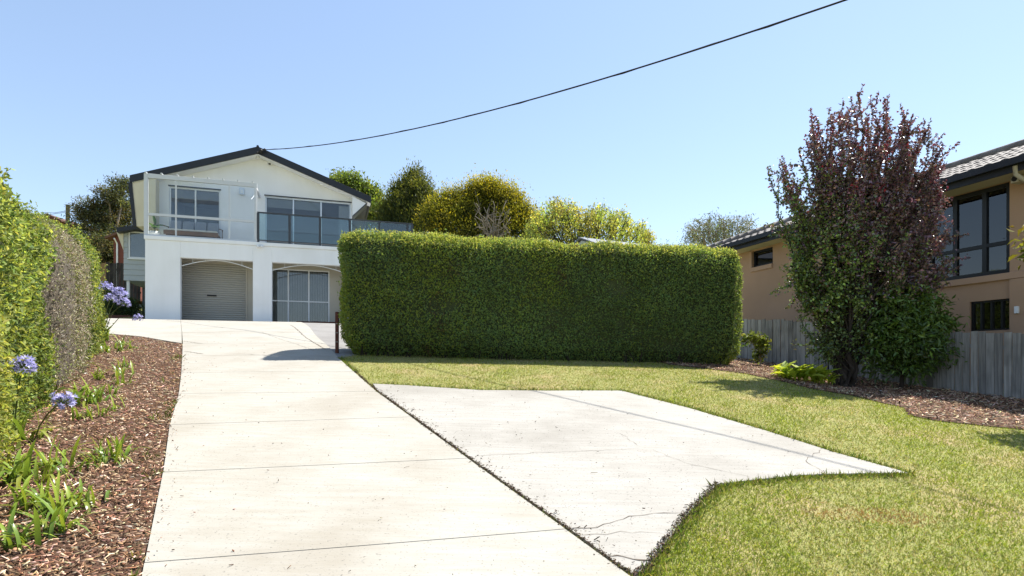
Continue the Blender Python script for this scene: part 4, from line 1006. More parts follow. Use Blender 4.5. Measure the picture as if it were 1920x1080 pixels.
# ------------------------------------------------------------------ clipped hedge across the lawn
HL = np.array([-3.32, 10.70]); HR = np.array([5.13, 12.24]); hd = HR-HL; HLN = np.linalg.norm(hd); ha = math.atan2(hd[1], hd[0]); HT = 1.35
hm = (HL+HR)/2 + np.array([-math.sin(ha), math.cos(ha)])*HT/2; hz0 = G(*hm)
def hz_fun(P):
    x = hm[0]+P[:, 0]*math.cos(ha)-P[:, 1]*math.sin(ha); y = hm[1]+P[:, 0]*math.sin(ha)+P[:, 1]*math.cos(ha); return GG(x, y)-hz0
ztop = EYE + (HY-449)/FPX*11.6 - hz0
hedge('clipped_hedge', (*hm, hz0), ha, (HLN, HT, ztop), .38, 140000, (.044, .022), [(.185, .265, .085), (.16, .24, .09), (.225, .295, .085), (.13, .20, .085)], 'tall clipped green hedge running across the lawn in front of the white house',
      lum=.075, depth=.10, patch_cols=[(.26, .33, .06), (.29, .34, .07), (.225, .30, .06)], taper=.02, seed=3, hair=700, zfun=hz_fun, brown=True)

# ------------------------------------------------------------------ shrubs of the left-hand boundary
ld = np.array([-.527, .85]); lp = np.array([.85, .527]); LA = np.array([-3.62, 3.95]); la = math.atan2(ld[1], ld[0])
def lpos(t, off_, ): return LA + ld*t + lp*off_
def lhedge(t0, t1, off_, width, ztop_abs, rad, n, leaf, cols, label, **k):
    c = lpos((t0+t1)/2, off_-width/2); z0 = min(G(*lpos(t0, off_)), G(*lpos(t1, off_)))-.05
    return hedge('boundary_shrub', (*c, z0), la, (t1-t0, width, ztop_abs-z0), rad, n, leaf, cols, label, cat='shrub', **k)
YG = [(.26, .315, .085), (.20, .26, .075), (.34, .385, .11), (.115, .17, .055)]
lhedge(1.15, 4.3, -.22, 1.7, 3.62, .72, 52000, (.055, .026), YG, 'big bushy yellow-green shrub with a ragged top beside the garden bed', lum=.20, depth=.17, seed=11, hair=1500, mname='leaf', patch_cols=[(.14, .19, .04), (.10, .15, .035)])
lhedge(4.15, 6.7, -.05, 1.6, 3.85, .7, 34000, (.040, .013), [(.34, .30, .21), (.26, .215, .155), (.42, .37, .27), (.18, .15, .11), (.28, .28, .13)], 'half-dead grey-brown shrub wedged between two green ones', lum=.16, depth=.18, seed=12, mname='leaf_dry', core='twigs_grey', hair=260, patch_cols=[(.30, .31, .10), (.25, .27, .08)])
lhedge(6.35, 9.3, .02, 1.9, 4.3, .85, 44000, (.046, .022), YG, 'rounded yellow-green shrub at the end of the boundary next to the white house apron', lum=.16, depth=.14, seed=13, hair=700)
lhedge(-1.2, 1.25, -.02, 1.2, 2.35, .5, 26000, (.05, .02), [(.30, .34, .085), (.25, .30, .075), (.35, .37, .11)], 'low lime-green shrub overhanging the garden bed strap plants', lum=.10, depth=.14, seed=14, hair=500)

# ------------------------------------------------------------------ trees behind
def gbase(p): return (p[0], p[1], G(p[0], p[1])-.1)
c = at(205, 480, 40)
tree('gum_tree', gbase((c.x, c.y)), [blob(170, 405, 26, 26, 40), blob(205, 375, 22, 22, 40), blob(232, 352, 22, 18, 41), blob(222, 395, 30, 30, 42), blob(188, 430, 34, 28, 40), blob(232, 440, 34, 36, 42), blob(190, 470, 32, 26, 39), blob(225, 480, 30, 24, 41), blob(205, 505, 34, 26, 40)],
     34000, (.17, .055), [(.085, .10, .045), (.065, .08, .04), (.11, .115, .055), (.13, .11, .05)], 'tall grey-green gum tree rising behind the little annex', (.3, .05), 'bark_pale', clump=.45, per=34, droop=.5, shell=.5, tall=.7, wild=2.6)
c = at(668, 400, 37)
tree('street_tree', gbase((c.x, c.y)), [blob(655, 360, 32, 28, 37), blob(685, 385, 32, 32, 37), blob(640, 350, 18, 18, 38), blob(700, 410, 24, 26, 36), blob(668, 405, 30, 30, 37)],
     26000, (.14, .09), [(.12, .18, .035), (.10, .15, .035), (.17, .22, .045)], 'leafy mid-green tree showing above the right roof slope of the white house', (.25, .05), clump=.5, per=30, shell=.55)
c = at(765, 420, 34)
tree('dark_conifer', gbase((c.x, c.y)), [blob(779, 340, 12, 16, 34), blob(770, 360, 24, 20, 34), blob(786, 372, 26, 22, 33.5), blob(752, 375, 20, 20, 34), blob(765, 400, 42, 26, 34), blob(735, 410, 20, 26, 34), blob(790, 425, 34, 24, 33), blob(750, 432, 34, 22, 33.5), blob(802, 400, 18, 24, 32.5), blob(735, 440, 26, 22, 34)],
     44000, (.14, .05), [(.065, .09, .035), (.085, .11, .038), (.05, .07, .03)], 'dark green pointed conifer behind the end of the deck', (.25, .04), clump=.45, per=60, shell=.7, up=.9, tall=1.4, top_cols=[(.16, .175, .035), (.09, .105, .03)], wild=2.0, tip_shading=True)
c = at(905, 420, 30)
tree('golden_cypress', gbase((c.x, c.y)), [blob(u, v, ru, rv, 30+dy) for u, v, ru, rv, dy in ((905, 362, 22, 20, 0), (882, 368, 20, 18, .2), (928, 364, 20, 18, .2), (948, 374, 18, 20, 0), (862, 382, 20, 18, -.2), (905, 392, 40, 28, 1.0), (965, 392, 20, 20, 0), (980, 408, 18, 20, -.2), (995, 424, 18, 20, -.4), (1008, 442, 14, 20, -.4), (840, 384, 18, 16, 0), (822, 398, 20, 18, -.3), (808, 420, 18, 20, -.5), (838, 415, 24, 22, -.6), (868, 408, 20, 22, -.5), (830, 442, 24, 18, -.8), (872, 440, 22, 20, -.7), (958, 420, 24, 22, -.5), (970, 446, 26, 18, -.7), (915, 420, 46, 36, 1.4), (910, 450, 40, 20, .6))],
     84000, (.11, .042), [(.075, .095, .025), (.10, .115, .028), (.05, .068, .022)], 'broad golden-tipped cypress with a bare twiggy hollow in its face', (.3, .05), 'bark_pale', clump=.46, per=70, shell=.74, up=.5, tall=1.2, top_cols=[(.42, .37, .03), (.34, .32, .03), (.25, .26, .03)], wild=1.2, tip_shading=True)
gcr = [o for o in COL.objects if o.name.startswith('golden_cypress')][0]
mb = MB(); hb0 = np.array(at(925, 455, 28.6))-np.array(gcr.location)
for i in range(26):
    e = np.array(at(925+random.uniform(-42, 36), random.uniform(372, 440), 28.2+random.uniform(-.2, .6)))-np.array(gcr.location)
    p = limb(mb, hb0+rng.normal(0, .15, 3), e, .03, .012, .18, 6, 5)
    for q in range(3): limb(mb, p[2+q], p[2+q]+rng.normal(0, .45, 3), .014, .006, .15, 3, 4)
mb.build('bare_twigs', 'bark_pale', gcr)
def shoot_tree(name, base, prof, vbot, Y, dyr, nsh, step, leaf, cols, label, bark='bark', trunk=.12, droop=0.0, length=(.9, 1.8), upw=.8, clus=3, trans='leaf', lean=.35):
    """open crown of many leafy shoots whose tips fill an outline given by its upper edge"""
    root = tag(empty(name, base), label, 'tree'); B = np.array(base); mb = MB(); P, D, L, C = [], [], [], []
    us = [p[0] for p in prof]; um = .5*(us[0]+us[-1]); top = np.array(at(um, vbot+10, Y))-B
    limb(mb, (0, 0, -.1), top*np.array([.6, .6, .55]), trunk, trunk*.7, .04); fork = top*np.array([.6, .6, .55])
    for i in range(nsh):
        u = random.uniform(us[0], us[-1]); vt = float(np.interp(u, us, [p[1] for p in prof])); dy = random.uniform(-1, 1)*dyr
        v = vt + abs(random.gauss(0, .38))*(vbot-vt) if random.random() < .8 else random.uniform(vt, vbot)
        e = np.array(at(u, min(v, vbot), Y+dy))-B; ln = random.uniform(*length)
        dr = unit(np.array([[(u-um)/(us[-1]-us[0])*2*lean+random.gauss(0, .25), random.gauss(0, .25), upw]]))[0]; b0 = e-dr*ln
        if i % 3 == 0: limb(mb, fork, b0, trunk*.35, .02, .08, 4, 5)
        pts = limb(mb, b0, e, .018, .006, .1, 4, 4)
        n = int(ln/step); t = rng.uniform(.05, 1, n); pp = np.array(pts); k = t*(len(pp)-1); k0 = np.clip(k.astype(int), 0, len(pp)-2); q = pp[k0]+(pp[k0+1]-pp[k0])*(k-k0)[:, None]
        q = np.repeat(q, clus, 0)+rng.normal(0, leaf[0]*1.1, (n*clus, 3)); q[:, 2] -= np.abs(rng.normal(0, 1, len(q)))*droop*.35
        P.append(q); D.append(unit(rnd(len(q))+np.array([0, 0, -droop+.15]))); C.append(palette(cols, 1, .22)*np.exp(rng.normal(0, .16, (len(q), 1))))
    P, D, C = np.concatenate(P), np.concatenate(D), np.concatenate(C); n = len(P); sz = np.exp(rng.normal(0, .25, n))
    V, F, CC = leaf_cloud(P, D, rnd(n)+np.array([0, 0, .3]), leaf[0]*sz, leaf[1]*sz, C)
    put('trunk', mb.mesh('trunk', True), bark, root); tag(put('crown', raw_mesh('crown', V, F, CC), trans, root), kind='stuff')
    return root
c = at(1105, 440, 27)
shoot_tree('robinia_tree', gbase((c.x, c.y)), [(985, 425), (1005, 388), (1040, 368), (1075, 378), (1100, 390), (1125, 375), (1150, 392), (1172, 392), (1190, 412), (1208, 408), (1222, 440)], 462, 27, 1.6, 360, .06, (.10, .055), [(.36, .41, .10), (.31, .38, .10), (.42, .44, .12), (.25, .33, .085), (.44, .42, .12)], 'airy yellow-green tree showing above the middle of the clipped hedge', clus=3, length=(.5, 1.3))
c = at(1350, 440, 36)
shoot_tree('gum_tree', gbase((c.x, c.y)), [(1274, 440), (1285, 415), (1310, 405), (1340, 393), (1360, 398), (1385, 402), (1405, 400), (1420, 412)], 470, 36, 2.0, 165, .08, (.15, .045), [(.12, .145, .10), (.095, .115, .08), (.16, .18, .125)], 'sparse blue-grey gum tree beyond the tan house roof', 'bark_pale', clus=3, droop=.9, length=(.6, 1.4), upw=.5, lean=.8)

for (u, v, d_, lab, cs) in ((222, 572, 1.9, 'dark rounded shrub behind the brown sleeper below the annex', [(.06, .09, .03), (.04, .065, .025)]), (243, 578, 2.2, 'low dark shrub against the corner of the white house', [(.05, .08, .03), (.08, .11, .04)]), (196, 560, 3.4, 'leafy shrub on the slope in front of the new tan fence', [(.10, .14, .04), (.14, .18, .05)])):
    s_, z_ = hpx(u, v, d_); x, y = h2w(s_, d_); q = at(u, v, y)
    tree('garden_shrub', (x, y, G(x, y)-.03), [(np.array([x, y, q.z]), (.42, .4, .36)), (np.array([x+.2, y, q.z-.2]), (.4, .4, .34)), (np.array([x-.25, y, q.z-.2]), (.4, .4, .34))], 2600, (.07, .035), cs, lab, (.03, .01), clump=.12, per=8, shell=.6, cat='shrub', stem_h=.3)

# ------------------------------------------------------------------ purple-leaved plum by the fence
def shoot_leaves(rec, pts, step, L, Wd, colf, spread=.75, tipred=0.0):
    pts = [np.array(p) for p in pts]; seg = [np.linalg.norm(b-a) for a, b in zip(pts[:-1], pts[1:])]; tot = sum(seg); n = max(2, int(tot/step))
    t = (np.arange(n)+rng.uniform(0, 1, n))/n*tot; cum = np.cumsum([0]+seg)
    P = np.stack([np.interp(t, cum, [p[k] for p in pts]) for k in range(3)], 1); ax = unit((pts[-1]-pts[0])[None])[0]
    D = unit(rnd(n)*spread+ax*.45+np.array([0, 0, -.12]))
    f = (t/tot); C = colf(P, f, n)
    rec.append((P, D, rnd(n)+np.array([0, 0, .5]), L*np.exp(rng.normal(0, .22, n))*(1.0-.25*f), Wd*np.exp(rng.normal(0, .2, n)), C))
def rec_mesh(rec, name='crown', fold=.2):
    a = [np.concatenate([r[k] for r in rec]) for k in range(6)]
    V, F, C = leaf_cloud(a[0], unit(a[1]), unit(a[2]), a[3], a[4], a[5], fold); return raw_mesh(name, V, F, C)
tb_ = ground(1583, 726); PB = np.array([tb_[0], tb_[1], G(*tb_)-.08]); PY = tb_[1]
plum = tag(empty('plum_tree', tuple(PB)), 'vase-shaped purple-leaved plum tree with green suckers beside the paling fence', 'tree')
def rel(u, v, dy=0.0): return np.array(at(u, v, PY+dy))-PB
PUR = [(.20, .115, .145), (.23, .135, .155), (.165, .10, .125), (.265, .155, .145), (.19, .155, .105), (.14, .115, .10)]
RED = [(.22, .03, .05), (.16, .03, .04)]; GRN = [(.12, .18, .042), (.15, .22, .045), (.09, .14, .038), (.21, .28, .06)]; DGR = [(.09, .135, .042), (.115, .165, .048), (.065, .10, .038)]
def plum_col(P, f, n):
    C = palette(PUR, n, .25); tip = (f > .82) & (rng.uniform(0, 1, n) < .4) & (P[:, 2] > rel(1600, 400)[2]); C[tip] = palette(RED, tip.sum(), .25)
    gx_ = (rel(1575, 400)[0]-P[:, 0])/.55; gz_ = (rel(1600, 440)[2]-P[:, 2])/.8
    pg = 1/(1+np.exp(-(gz_*1.6+gx_*.9-.3))); g = rng.uniform(0, 1, n) < np.clip(pg, .03, .9); C[g] = palette(GRN if True else DGR, g.sum(), .3)
    return C
mb = MB(); rec = []; tops = [(1518, 205), (1560, 215), (1510, 262), (1610, 172), (1648, 172), (1625, 215), (1688, 195), (1712, 215), (1732, 225), (1770, 250), (1755, 300), (1765, 345), (1462, 300), (1475, 350), (1480, 420), (1760, 395), (1778, 430), (1765, 500), (1590, 235), (1545, 300), (1670, 260), (1650, 330), (1600, 330), (1700, 330), (1560, 400), (1640, 430), (1700, 440), (1580, 470), (1500, 470), (1540, 520), (1640, 520), (1720, 480), (1530, 570), (1600, 560), (1690, 540), (1575, 610), (1625, 600), (1490, 510), (1735, 420), (1715, 275), (1580, 190), (1535, 235), (1660, 215)]
stems = []
for (u, v) in [(1540, 560), (1570, 520), (1600, 500), (1630, 520), (1655, 560), (1590, 560), (1615, 580)]:
    stems.append(limb(mb, (rng.normal(0, .06), rng.normal(0, .06), 0), rel(u, v, random.uniform(-.4, .4)), .055, .035, .12, 7, 8))
limb(mb, (-.02, 0, 0), rel(1590, 640), .085, .06, .04, 4, 9)
for (u, v) in tops:
    for q in range(4):
        uu = u + random.gauss(0, 9)*(q > 0); vv = v + abs(random.gauss(0, 22))*(q > 0); dy = random.uniform(-.8, .8)*min(1, max(.15, 1-abs(u-1615)/230))
        e = rel(uu, vv, dy); st = stems[random.randrange(len(stems))]; a0 = st[random.randrange(3, 8)]
        mid = a0 + (e-a0)*.5 + np.array([(e-a0)[0]*.12, 0, -.1])
        limb(mb, a0, mid, .022, .013, .08, 4, 6); pts = limb(mb, mid, e, .013, .004, .08, 6, 5)
        shoot_leaves(rec, [mid]+pts, .0115, .066, .039, plum_col)
        for s_ in range(6):
            b0 = pts[random.randrange(0, 6)]; dr = unit(((e-a0)/np.linalg.norm(e-a0)*.5+np.array([0, 0, .5])+rng.normal(0, .75, 3))[None])[0]
            p2 = limb(mb, b0, b0+dr*random.uniform(.22, .55), .006, .003, .05, 3, 4); shoot_leaves(rec, p2, .0125, .060, .037, plum_col)
# low green suckers at the foot
def suck_col(P, f, n): return palette(DGR+GRN[:1], n, .3)
for i in range(120):
    u = random.gauss(1562, 36); v = random.uniform(505, 680); e = rel(u, v, random.uniform(-.5, .5)); a0 = np.array([rng.normal(0, .1), rng.normal(0, .1), random.uniform(.2, 1.2)])
    p2 = limb(mb, a0, e, .012, .004, .12, 5, 5); shoot_leaves(rec, p2[2:], .016, .06, .036, suck_col)
_P = np.concatenate([r[0] for r in rec]); _C = np.concatenate([r[5] for r in rec]); zz_ = rel(1600, 300)[2]
k = rng.integers(0, len(_P), 30000); k = k[rng.uniform(0, 1, len(k)) < np.clip(1.0-(_P[k, 2]-zz_+1.1)/1.5, .03, 1)]; m_ = len(k)
rec.append((_P[k]+rng.normal(0, .055, (m_, 3)), unit(rnd(m_)+np.array([0, 0, -.25])), rnd(m_)+np.array([0, 0, .5]), .064*np.exp(rng.normal(0, .22, m_)), .039*np.exp(rng.normal(0, .2, m_)), _C[k]*np.exp(rng.normal(0, .15, (m_, 1)))))
put('trunk', mb.mesh('trunk', True), 'bark', plum); tag(put('crown', rec_mesh(rec), 'leaf_plum', plum), kind='stuff')

# dense glossy shrub in front of the fence
sb = ground(1690, 728); SBs = np.array([sb[0], sb[1], G(*sb)-.05]); SY = sb[1]
GL = [(.10, .17, .036), (.08, .135, .032), (.125, .20, .04), (.065, .105, .03)]
tree('laurel_shrub', tuple(SBs), [blob(1668, 600, 46, 42, SY-.1), blob(1715, 590, 46, 42, SY), blob(1745, 625, 38, 36, SY), blob(1695, 645, 56, 44, SY-.2), blob(1650, 650, 40, 38, SY-.1), blob(1730, 670, 44, 34, SY), blob(1680, 690, 46, 24, SY)],
     9500, (.105, .036), GL, 'dense glossy dark green shrub in front of the paling fence', (.05, .012), mname='leaf_gloss', clump=.17, per=7, shell=.7, droop=.55, cat='shrub', stem_h=.3, top_cols=[(.15, .24, .04), (.09, .15, .03)])
# small tree just outside the picture on the right
rt_ = np.array([7.48, 7.55]); rb_ = (rt_[0], rt_[1], G(*rt_)-.05)
tree('young_tree', rb_, [(np.array([7.22, 7.5, 3.32]), (.32, .4, .36)), (np.array([7.5, 7.5, 3.0]), (.35, .4, .35))], 900, (.10, .05), [(.10, .14, .025), (.14, .16, .03), (.07, .11, .02)], 'slim young tree with yellow-green leaves near the paling fence', (.03, .008), clump=.12, per=5, shell=.5, droop=.5, stem_h=.6, top_cols=[(.20, .16, .03)])
# sapling
sb = ground(1426, 688); SBs = (sb[0], sb[1], G(*sb)-.03)
tree('lemon_sapling', SBs, [blob(1428, 655, 9, 14, sb[1]), blob(1424, 672, 7, 9, sb[1]), blob(1410, 638, 13, 9, sb[1]), blob(1430, 642, 6, 8, sb[1])], 620, (.085, .045), [(.13, .17, .035), (.10, .145, .03), (.17, .20, .06)], 'little bent sapling with pale leaves standing alone in the bark', (.022, .008), 'bark_pale', clump=.10, per=6, shell=.5, stem_h=.75)
# broad-leaved lily clump: every leaf an object of its own
def lily_leaf(L, Wd, c):
    n = 5; V = []; F = []
    for i in range(n+1):
        t = i/n; stalk = t < .34; w = Wd*(.10 if stalk else math.sin(math.pi*min(.99, .12+(t-.34)/.66*.88))**.8); x = L*(.22*t+.62*t*t*t); z = L*(.95*t-.32*t**3)
        V += [(x, -w/2, z+.22*w), (x, 0, z), (x, w/2, z+.22*w)]
    for i in range(n):
        for k in range(2): F.append((i*3+k, i*3+k+1, (i+1)*3+k+1, (i+1)*3+k))
    me = raw_mesh('leaf', V, F, np.tile(c, (len(V), 1)), True); me.materials.append(MATS['leaf']); return me
lil = [lily_leaf(.42, .12, c_) for c_ in ((.38, .46, .05), (.32, .42, .05), (.24, .35, .045), (.44, .50, .07))]
lb = ground(1508, 716); lz = G(*lb)
lilyr = tag(empty('lily_clump', (*lb, lz)), 'low clump of broad lime-green leaves at the foot of the plum tree', 'plant')
for i in range(130):
    o = put('leaf', lil[random.randrange(4)], None, lilyr); x, y = random.uniform(-.5, .42), random.gauss(0, .16)
    o.location = (x, y, G(lb[0]+x, lb[1]+y)-lz-.02); o.rotation_euler = (random.gauss(0, .22), random.gauss(0, .22), random.uniform(0, 6.28)); s_ = random.uniform(.7, 1.25)*(1-.5*abs(x)); o.scale = (s_, s_, s_)

# ------------------------------------------------------------------ strap-leaved plants and their flowers
def strap(L, Wd, bend, c1, c2):
    n = 6; V = []; F = []; Cc = []
    for i in range(n+1):
        t = i/n; w = Wd*(1-.25*t)*(1 if t < .75 else max(.04, 1-(t-.75)/.25)); a = .25+bend*t; x = L*(math.sin(a)*t*.9); z = L*(math.cos(a)*t)
        V += [(x, -w/2, z+.15*w), (x, 0, z), (x, w/2, z+.15*w)]; cc = np.array(c1)*(1-t)+np.array(c2)*t; Cc += [cc]*3
    for i in range(n):
        for k in range(2): F.append((i*3+k, i*3+k+1, (i+1)*3+k+1, (i+1)*3+k))
    me = raw_mesh('leaf', V, F, np.array(Cc), True); me.materials.append(MATS['leaf_gloss']); return me
straps = [strap(.36, .031, b_, c1, c2) for b_, c1, c2 in ((.5, (.14, .22, .035), (.20, .30, .045)), (.9, (.17, .26, .035), (.28, .37, .05)), (1.3, (.11, .19, .03), (.17, .26, .045)), (.3, (.22, .31, .04), (.34, .41, .055)), (1.6, (.17, .23, .035), (.32, .33, .06)))]
def clump(u, v, n, size, label, spread=.07, group='strap plants in the bark bed', grp=True, xy=None):
    x, y = xy or ground(u, v); z = G(x, y)
    r = tag(empty('strap_plant', (x, y, z)), label, 'plant', group if grp else None)
    for i in range(int(n*1.7)):
        o = put('leaf', straps[random.randrange(5)], None, r); a_ = random.uniform(0, 6.28)
        o.location = (random.gauss(0, spread), random.gauss(0, spread), -.015); o.rotation_euler = (0, random.gauss(-.12, .18), a_); s_ = size*random.uniform(.65, 1.15); o.scale = (s_, s_*1.1, s_)
    return r
def strap_label(u, v):
    if v > 930: t = ('upright sword-leaved clump crowded beside the two largest strap plants', 'sword-leaved clumps beside the largest strap plants')
    elif v > 850 and u < 150: t = ('mid-green strap clump alone on bark next to the lime-green shrub', 'strap clumps next to the lime-green shrub')
    elif v > 850: t = ('tiny scattered tuft in open bark midway to the driveway edge', 'tufts in open bark midway to the driveway')
    elif v > 735: t = ('bright strap clump under the low leaning lilac flower head', 'strap clumps by the leaning lilac flower')
    elif v > 680: t = ('strap tuft at the foot of the half-dead grey shrub', 'strap tufts by the half-dead shrub')
    else: t = ('small grassy tuft at the top of the bark bed beside the house apron', 'tufts at the top of the bark bed')
    return t[0], .06, t[1]
clump(32, 1028, 17, .82, 'large dark green strap-leaved clump with arching leaves near the lime-green shrub', .05, grp=False)
clump(108, 1002, 15, .82, 'bright strap-leaved clump spreading sideways over pale bark chips', .045, grp=False)
for u, v, n, s in ((58, 958, 13, .85), (100, 968, 11, .7), (128, 945, 12, .8), (146, 955, 10, .72), (98, 880, 12, .72), (112, 893, 8, .5), (180, 875, 9, .5), (208, 870, 9, .52), (212, 862, 8, .55), (190, 858, 7, .5), (172, 758, 15, .8), (150, 750, 10, .65), (200, 742, 9, .5), (160, 785, 9, .5), (205, 770, 7, .45), (180, 783, 8, .5), (140, 692, 12, .8), (118, 690, 10, .7), (188, 712, 8, .5), (222, 705, 8, .6), (226, 722, 8, .55), (235, 690, 7, .55), (228, 660, 9, .6), (215, 655, 8, .55), (245, 655, 8, .55), (200, 662, 8, .6), (232, 648, 8, .6), (82, 905, 9, .55)):
    clump(u, v, n, s*(1.0 if v > 900 else 1.3), *strap_label(u, v))
clump(30, 905, 14, 1.0, 'dark strap-leaved clump half hidden under the lime-green shrub', .05, grp=False)
def umbel(parent, c, r, nfl, seed):
    q = np.random.default_rng(seed); d = q.normal(0, 1, (nfl, 3)); d /= np.linalg.norm(d, axis=1)[:, None]; c = np.array(c); P = []; D = []; N = []; C = []; L = []
    cols = np.array([(.42, .41, .68), (.50, .48, .75), (.58, .55, .79), (.36, .35, .62)])
    for k in range(nfl):
        d[k][2] = abs(d[k][2])*1.0 if d[k][2] < -.35 else d[k][2]; tip = c+d[k]*r*q.uniform(.5, 1.05); a = np.cross(d[k], (.3, .5, .8)); a /= np.linalg.norm(a); b = np.cross(d[k], a)
        for j in range(6):
            th = 2*math.pi*j/6; o_ = a*math.cos(th)+b*math.sin(th)
            P.append(tip); D.append(d[k]*.75+o_*.8); N.append(d[k]); C.append(cols[q.integers(0, 4)]*q.uniform(.85, 1.15)); L.append(r*.40)
    V, F, CC = leaf_cloud(np.array(P), np.array(D), np.array(N), np.array(L), np.array(L)*.36, np.array(C), .1)
    h = tag(put('flower_head', raw_mesh('flower_head', V, F, CC), 'petal', parent), kind='stuff')
    mb = MB()
    for k in range(nfl): mb.tube([tuple(c), tuple(c+d[k]*r*.8)], .0022, 3, False)
    mb.build('pedicel', 'stem_green', h)
    return h
mat('stem_green', (.11, .16, .04), (.09, .13, .03), 5, .6)
def agapanthus(root_uv, heads, label, group=None, nl=14, size=1.1):
    r = clump(*root_uv, nl, size, label, .06, grp=False); r.name = 'agapanthus'; R0 = np.array(r.location)
    if group: r['group'] = group
    for k, (u, v, Y, rp) in enumerate(heads):
        t = np.array(at(u, v, Y))-R0; rr = rp/FPX*Y; b0 = np.array([random.gauss(0, .03), random.gauss(0, .03), 0]); mid = b0+(t-b0)*.5+np.array([0, 0, .12*np.linalg.norm(t)])*(abs(t[0])/np.linalg.norm(t))
        MB().tube([tuple(b0), tuple(b0*.56+mid*.5-t*.06+(0, 0, .03)), tuple(mid), tuple(mid*.45+t*.55+(0, 0, .02)), tuple(t)], [.008, .007, .007, .006, .006], 6).build('flower_stalk', 'stem_green', r, smooth=True)
        umbel(r, t, rr, 40, 50+k+int(u))
g_ = ground(52, 858)
agapanthus((16, 812), [(42, 691, 4.95, 24)], 'agapanthus with one lilac-blue head held against the ragged yellow-green shrub', None, 10)
agapanthus((58, 826), [(118, 757, 4.9, 21)], 'agapanthus with one low lilac head leaning over the bark bed', None, 10)
agapanthus((190, 640), [(198, 541, 10.8, 12), (224, 554, 10.6, 14), (232, 570, 10.5, 10), (206, 562, 10.7, 10), (188, 540, 10.9, 9), (258, 597, 10.4, 8)], 'agapanthus with a cluster of lilac heads at the rounded shrub by the apron', None, 22, 1.3)

# ------------------------------------------------------------------ ground cover: grass, bark chips, grit
def in_any(x, y, polys):
    r = np.zeros(len(x), bool)
    for p in polys: r |= inside(x, y, p)
    return r
drivepoly = LE + up_l + [up_r[2], up_r[1], up_r[0]] + RE[::-1]
lp_ = np.array(lawnpoly)
def scatter(poly, n, dens_pow, ex, near=2.6):
    """points in a polygon, denser close to where people stand on the drive"""
    a = np.array(poly); x0, y0 = a.min(0); x1, y1 = a.max(0); XS, YS = [], []; tot = 0
    while tot < n:
        x = rng.uniform(x0, x1, 200000); y = rng.uniform(y0, y1, 200000)
        d = np.hypot(x, y); k = rng.uniform(0, 1, 200000) < np.minimum(1, (near/np.maximum(d, near))**dens_pow)
        x, y = x[k], y[k]; m = inside(x, y, a) & ~in_any(x, y, ex) & (y > .8); XS.append(x[m]); YS.append(y[m]); tot += m.sum()
    return np.concatenate(XS)[:n], np.concatenate(YS)[:n]
x, y = scatter(lawnpoly, 330000, 1.7, [drivepoly, padpoly, bedR]); n = len(x); z = GG(x, y)-.012
dist = np.hypot(x, y)
pn = lump(np.c_[x, y, x*0], 77, .55) + .8*lump(np.c_[x, y, x*0], 78, 2.2) + .5*lump(np.c_[x, y, x*0], 79, 6); sc = 1+.55*np.clip(dist/6-.5, 0, 2)
C = palette([(.25, .31, .055), (.21, .27, .05), (.31, .35, .08), (.17, .23, .045)], n, .2); C *= np.exp(.16*pn)[:, None]*np.array([[1.06, 1.02, .82]]); dry = rng.uniform(0, 1, n) < np.clip(.36-.30*pn, .06, .92); C[dry] = palette([(.46, .41, .20), (.38, .33, .14), (.55, .48, .27)], dry.sum(), .18)
_bx, _by = ground(1650, 968); brown = ((lump(np.c_[x, y, x*0], 91, 1.3) > 1.0) | (((x-_bx)/.55)**2+((y-_by)/.16)**2+.5*lump(np.c_[x, y, x*0], 92, 5) < .8)) & (rng.uniform(0, 1, n) < .7); C[brown] = palette([(.36, .22, .10), (.42, .27, .13)], brown.sum(), .2)
P = np.c_[x, y, z]; D = rnd(n); D[:, 2] = np.abs(D[:, 2])*.8+.45
hgt = np.exp(rng.normal(0, .28, n))*.024*(1+.25*pn)*sc**.35
V, F, CC = leaf_cloud(P, D, unit(rnd(n)+np.array([0, 0, .2])), np.clip(hgt, .012, .075),   .0036*sc*np.exp(rng.normal(0, .2, n)), C, .15, .18)
tag(put('grass', raw_mesh('grass', V, F, CC), 'grass_blade'), 'short sunlit lawn grass with dry patches', 'grass', kind='stuff')
# longer tufts along the concrete edges
def edge_pts(poly, n, sd):
    a = np.array(poly); sg = np.linalg.norm(np.diff(a, axis=0), axis=1); cum = np.r_[0, np.cumsum(sg)]; t = rng.uniform(0, cum[-1], n)
    return np.interp(t, cum, a[:, 0])+rng.normal(0, sd, n), np.interp(t, cum, a[:, 1])+rng.normal(0, sd, n)
ex_, ey_ = edge_pts(pad[4:], 9000, .05); e2 = edge_pts([RE[6], RE[7]], 1500, .04); e3 = edge_pts(pad[:5], 2500, .05)
ex_ = np.r_[ex_, e2[0], e3[0]]; ey_ = np.r_[ey_, e2[1], e3[1]]; k = ~in_any(ex_, ey_, [drivepoly, padpoly]); ex_, ey_ = ex_[k], ey_[k]; n = len(ex_)
D = rnd(n); D[:, 2] = np.abs(D[:, 2])+.5
V, F, CC = leaf_cloud(np.c_[ex_, ey_, GG(ex_, ey_)-.01], D, rnd(n), np.exp(rng.normal(0, .3, n))*.045, .005, palette([(.19, .26, .045), (.14, .21, .04), (.24, .30, .06), (.34, .30, .13)], n), .15, .25)
tag(put('edge_grass', raw_mesh('edge_grass', V, F, CC), 'grass_blade'), 'longer grass fringe along the edges of the concrete pad', 'grass', kind='stuff')
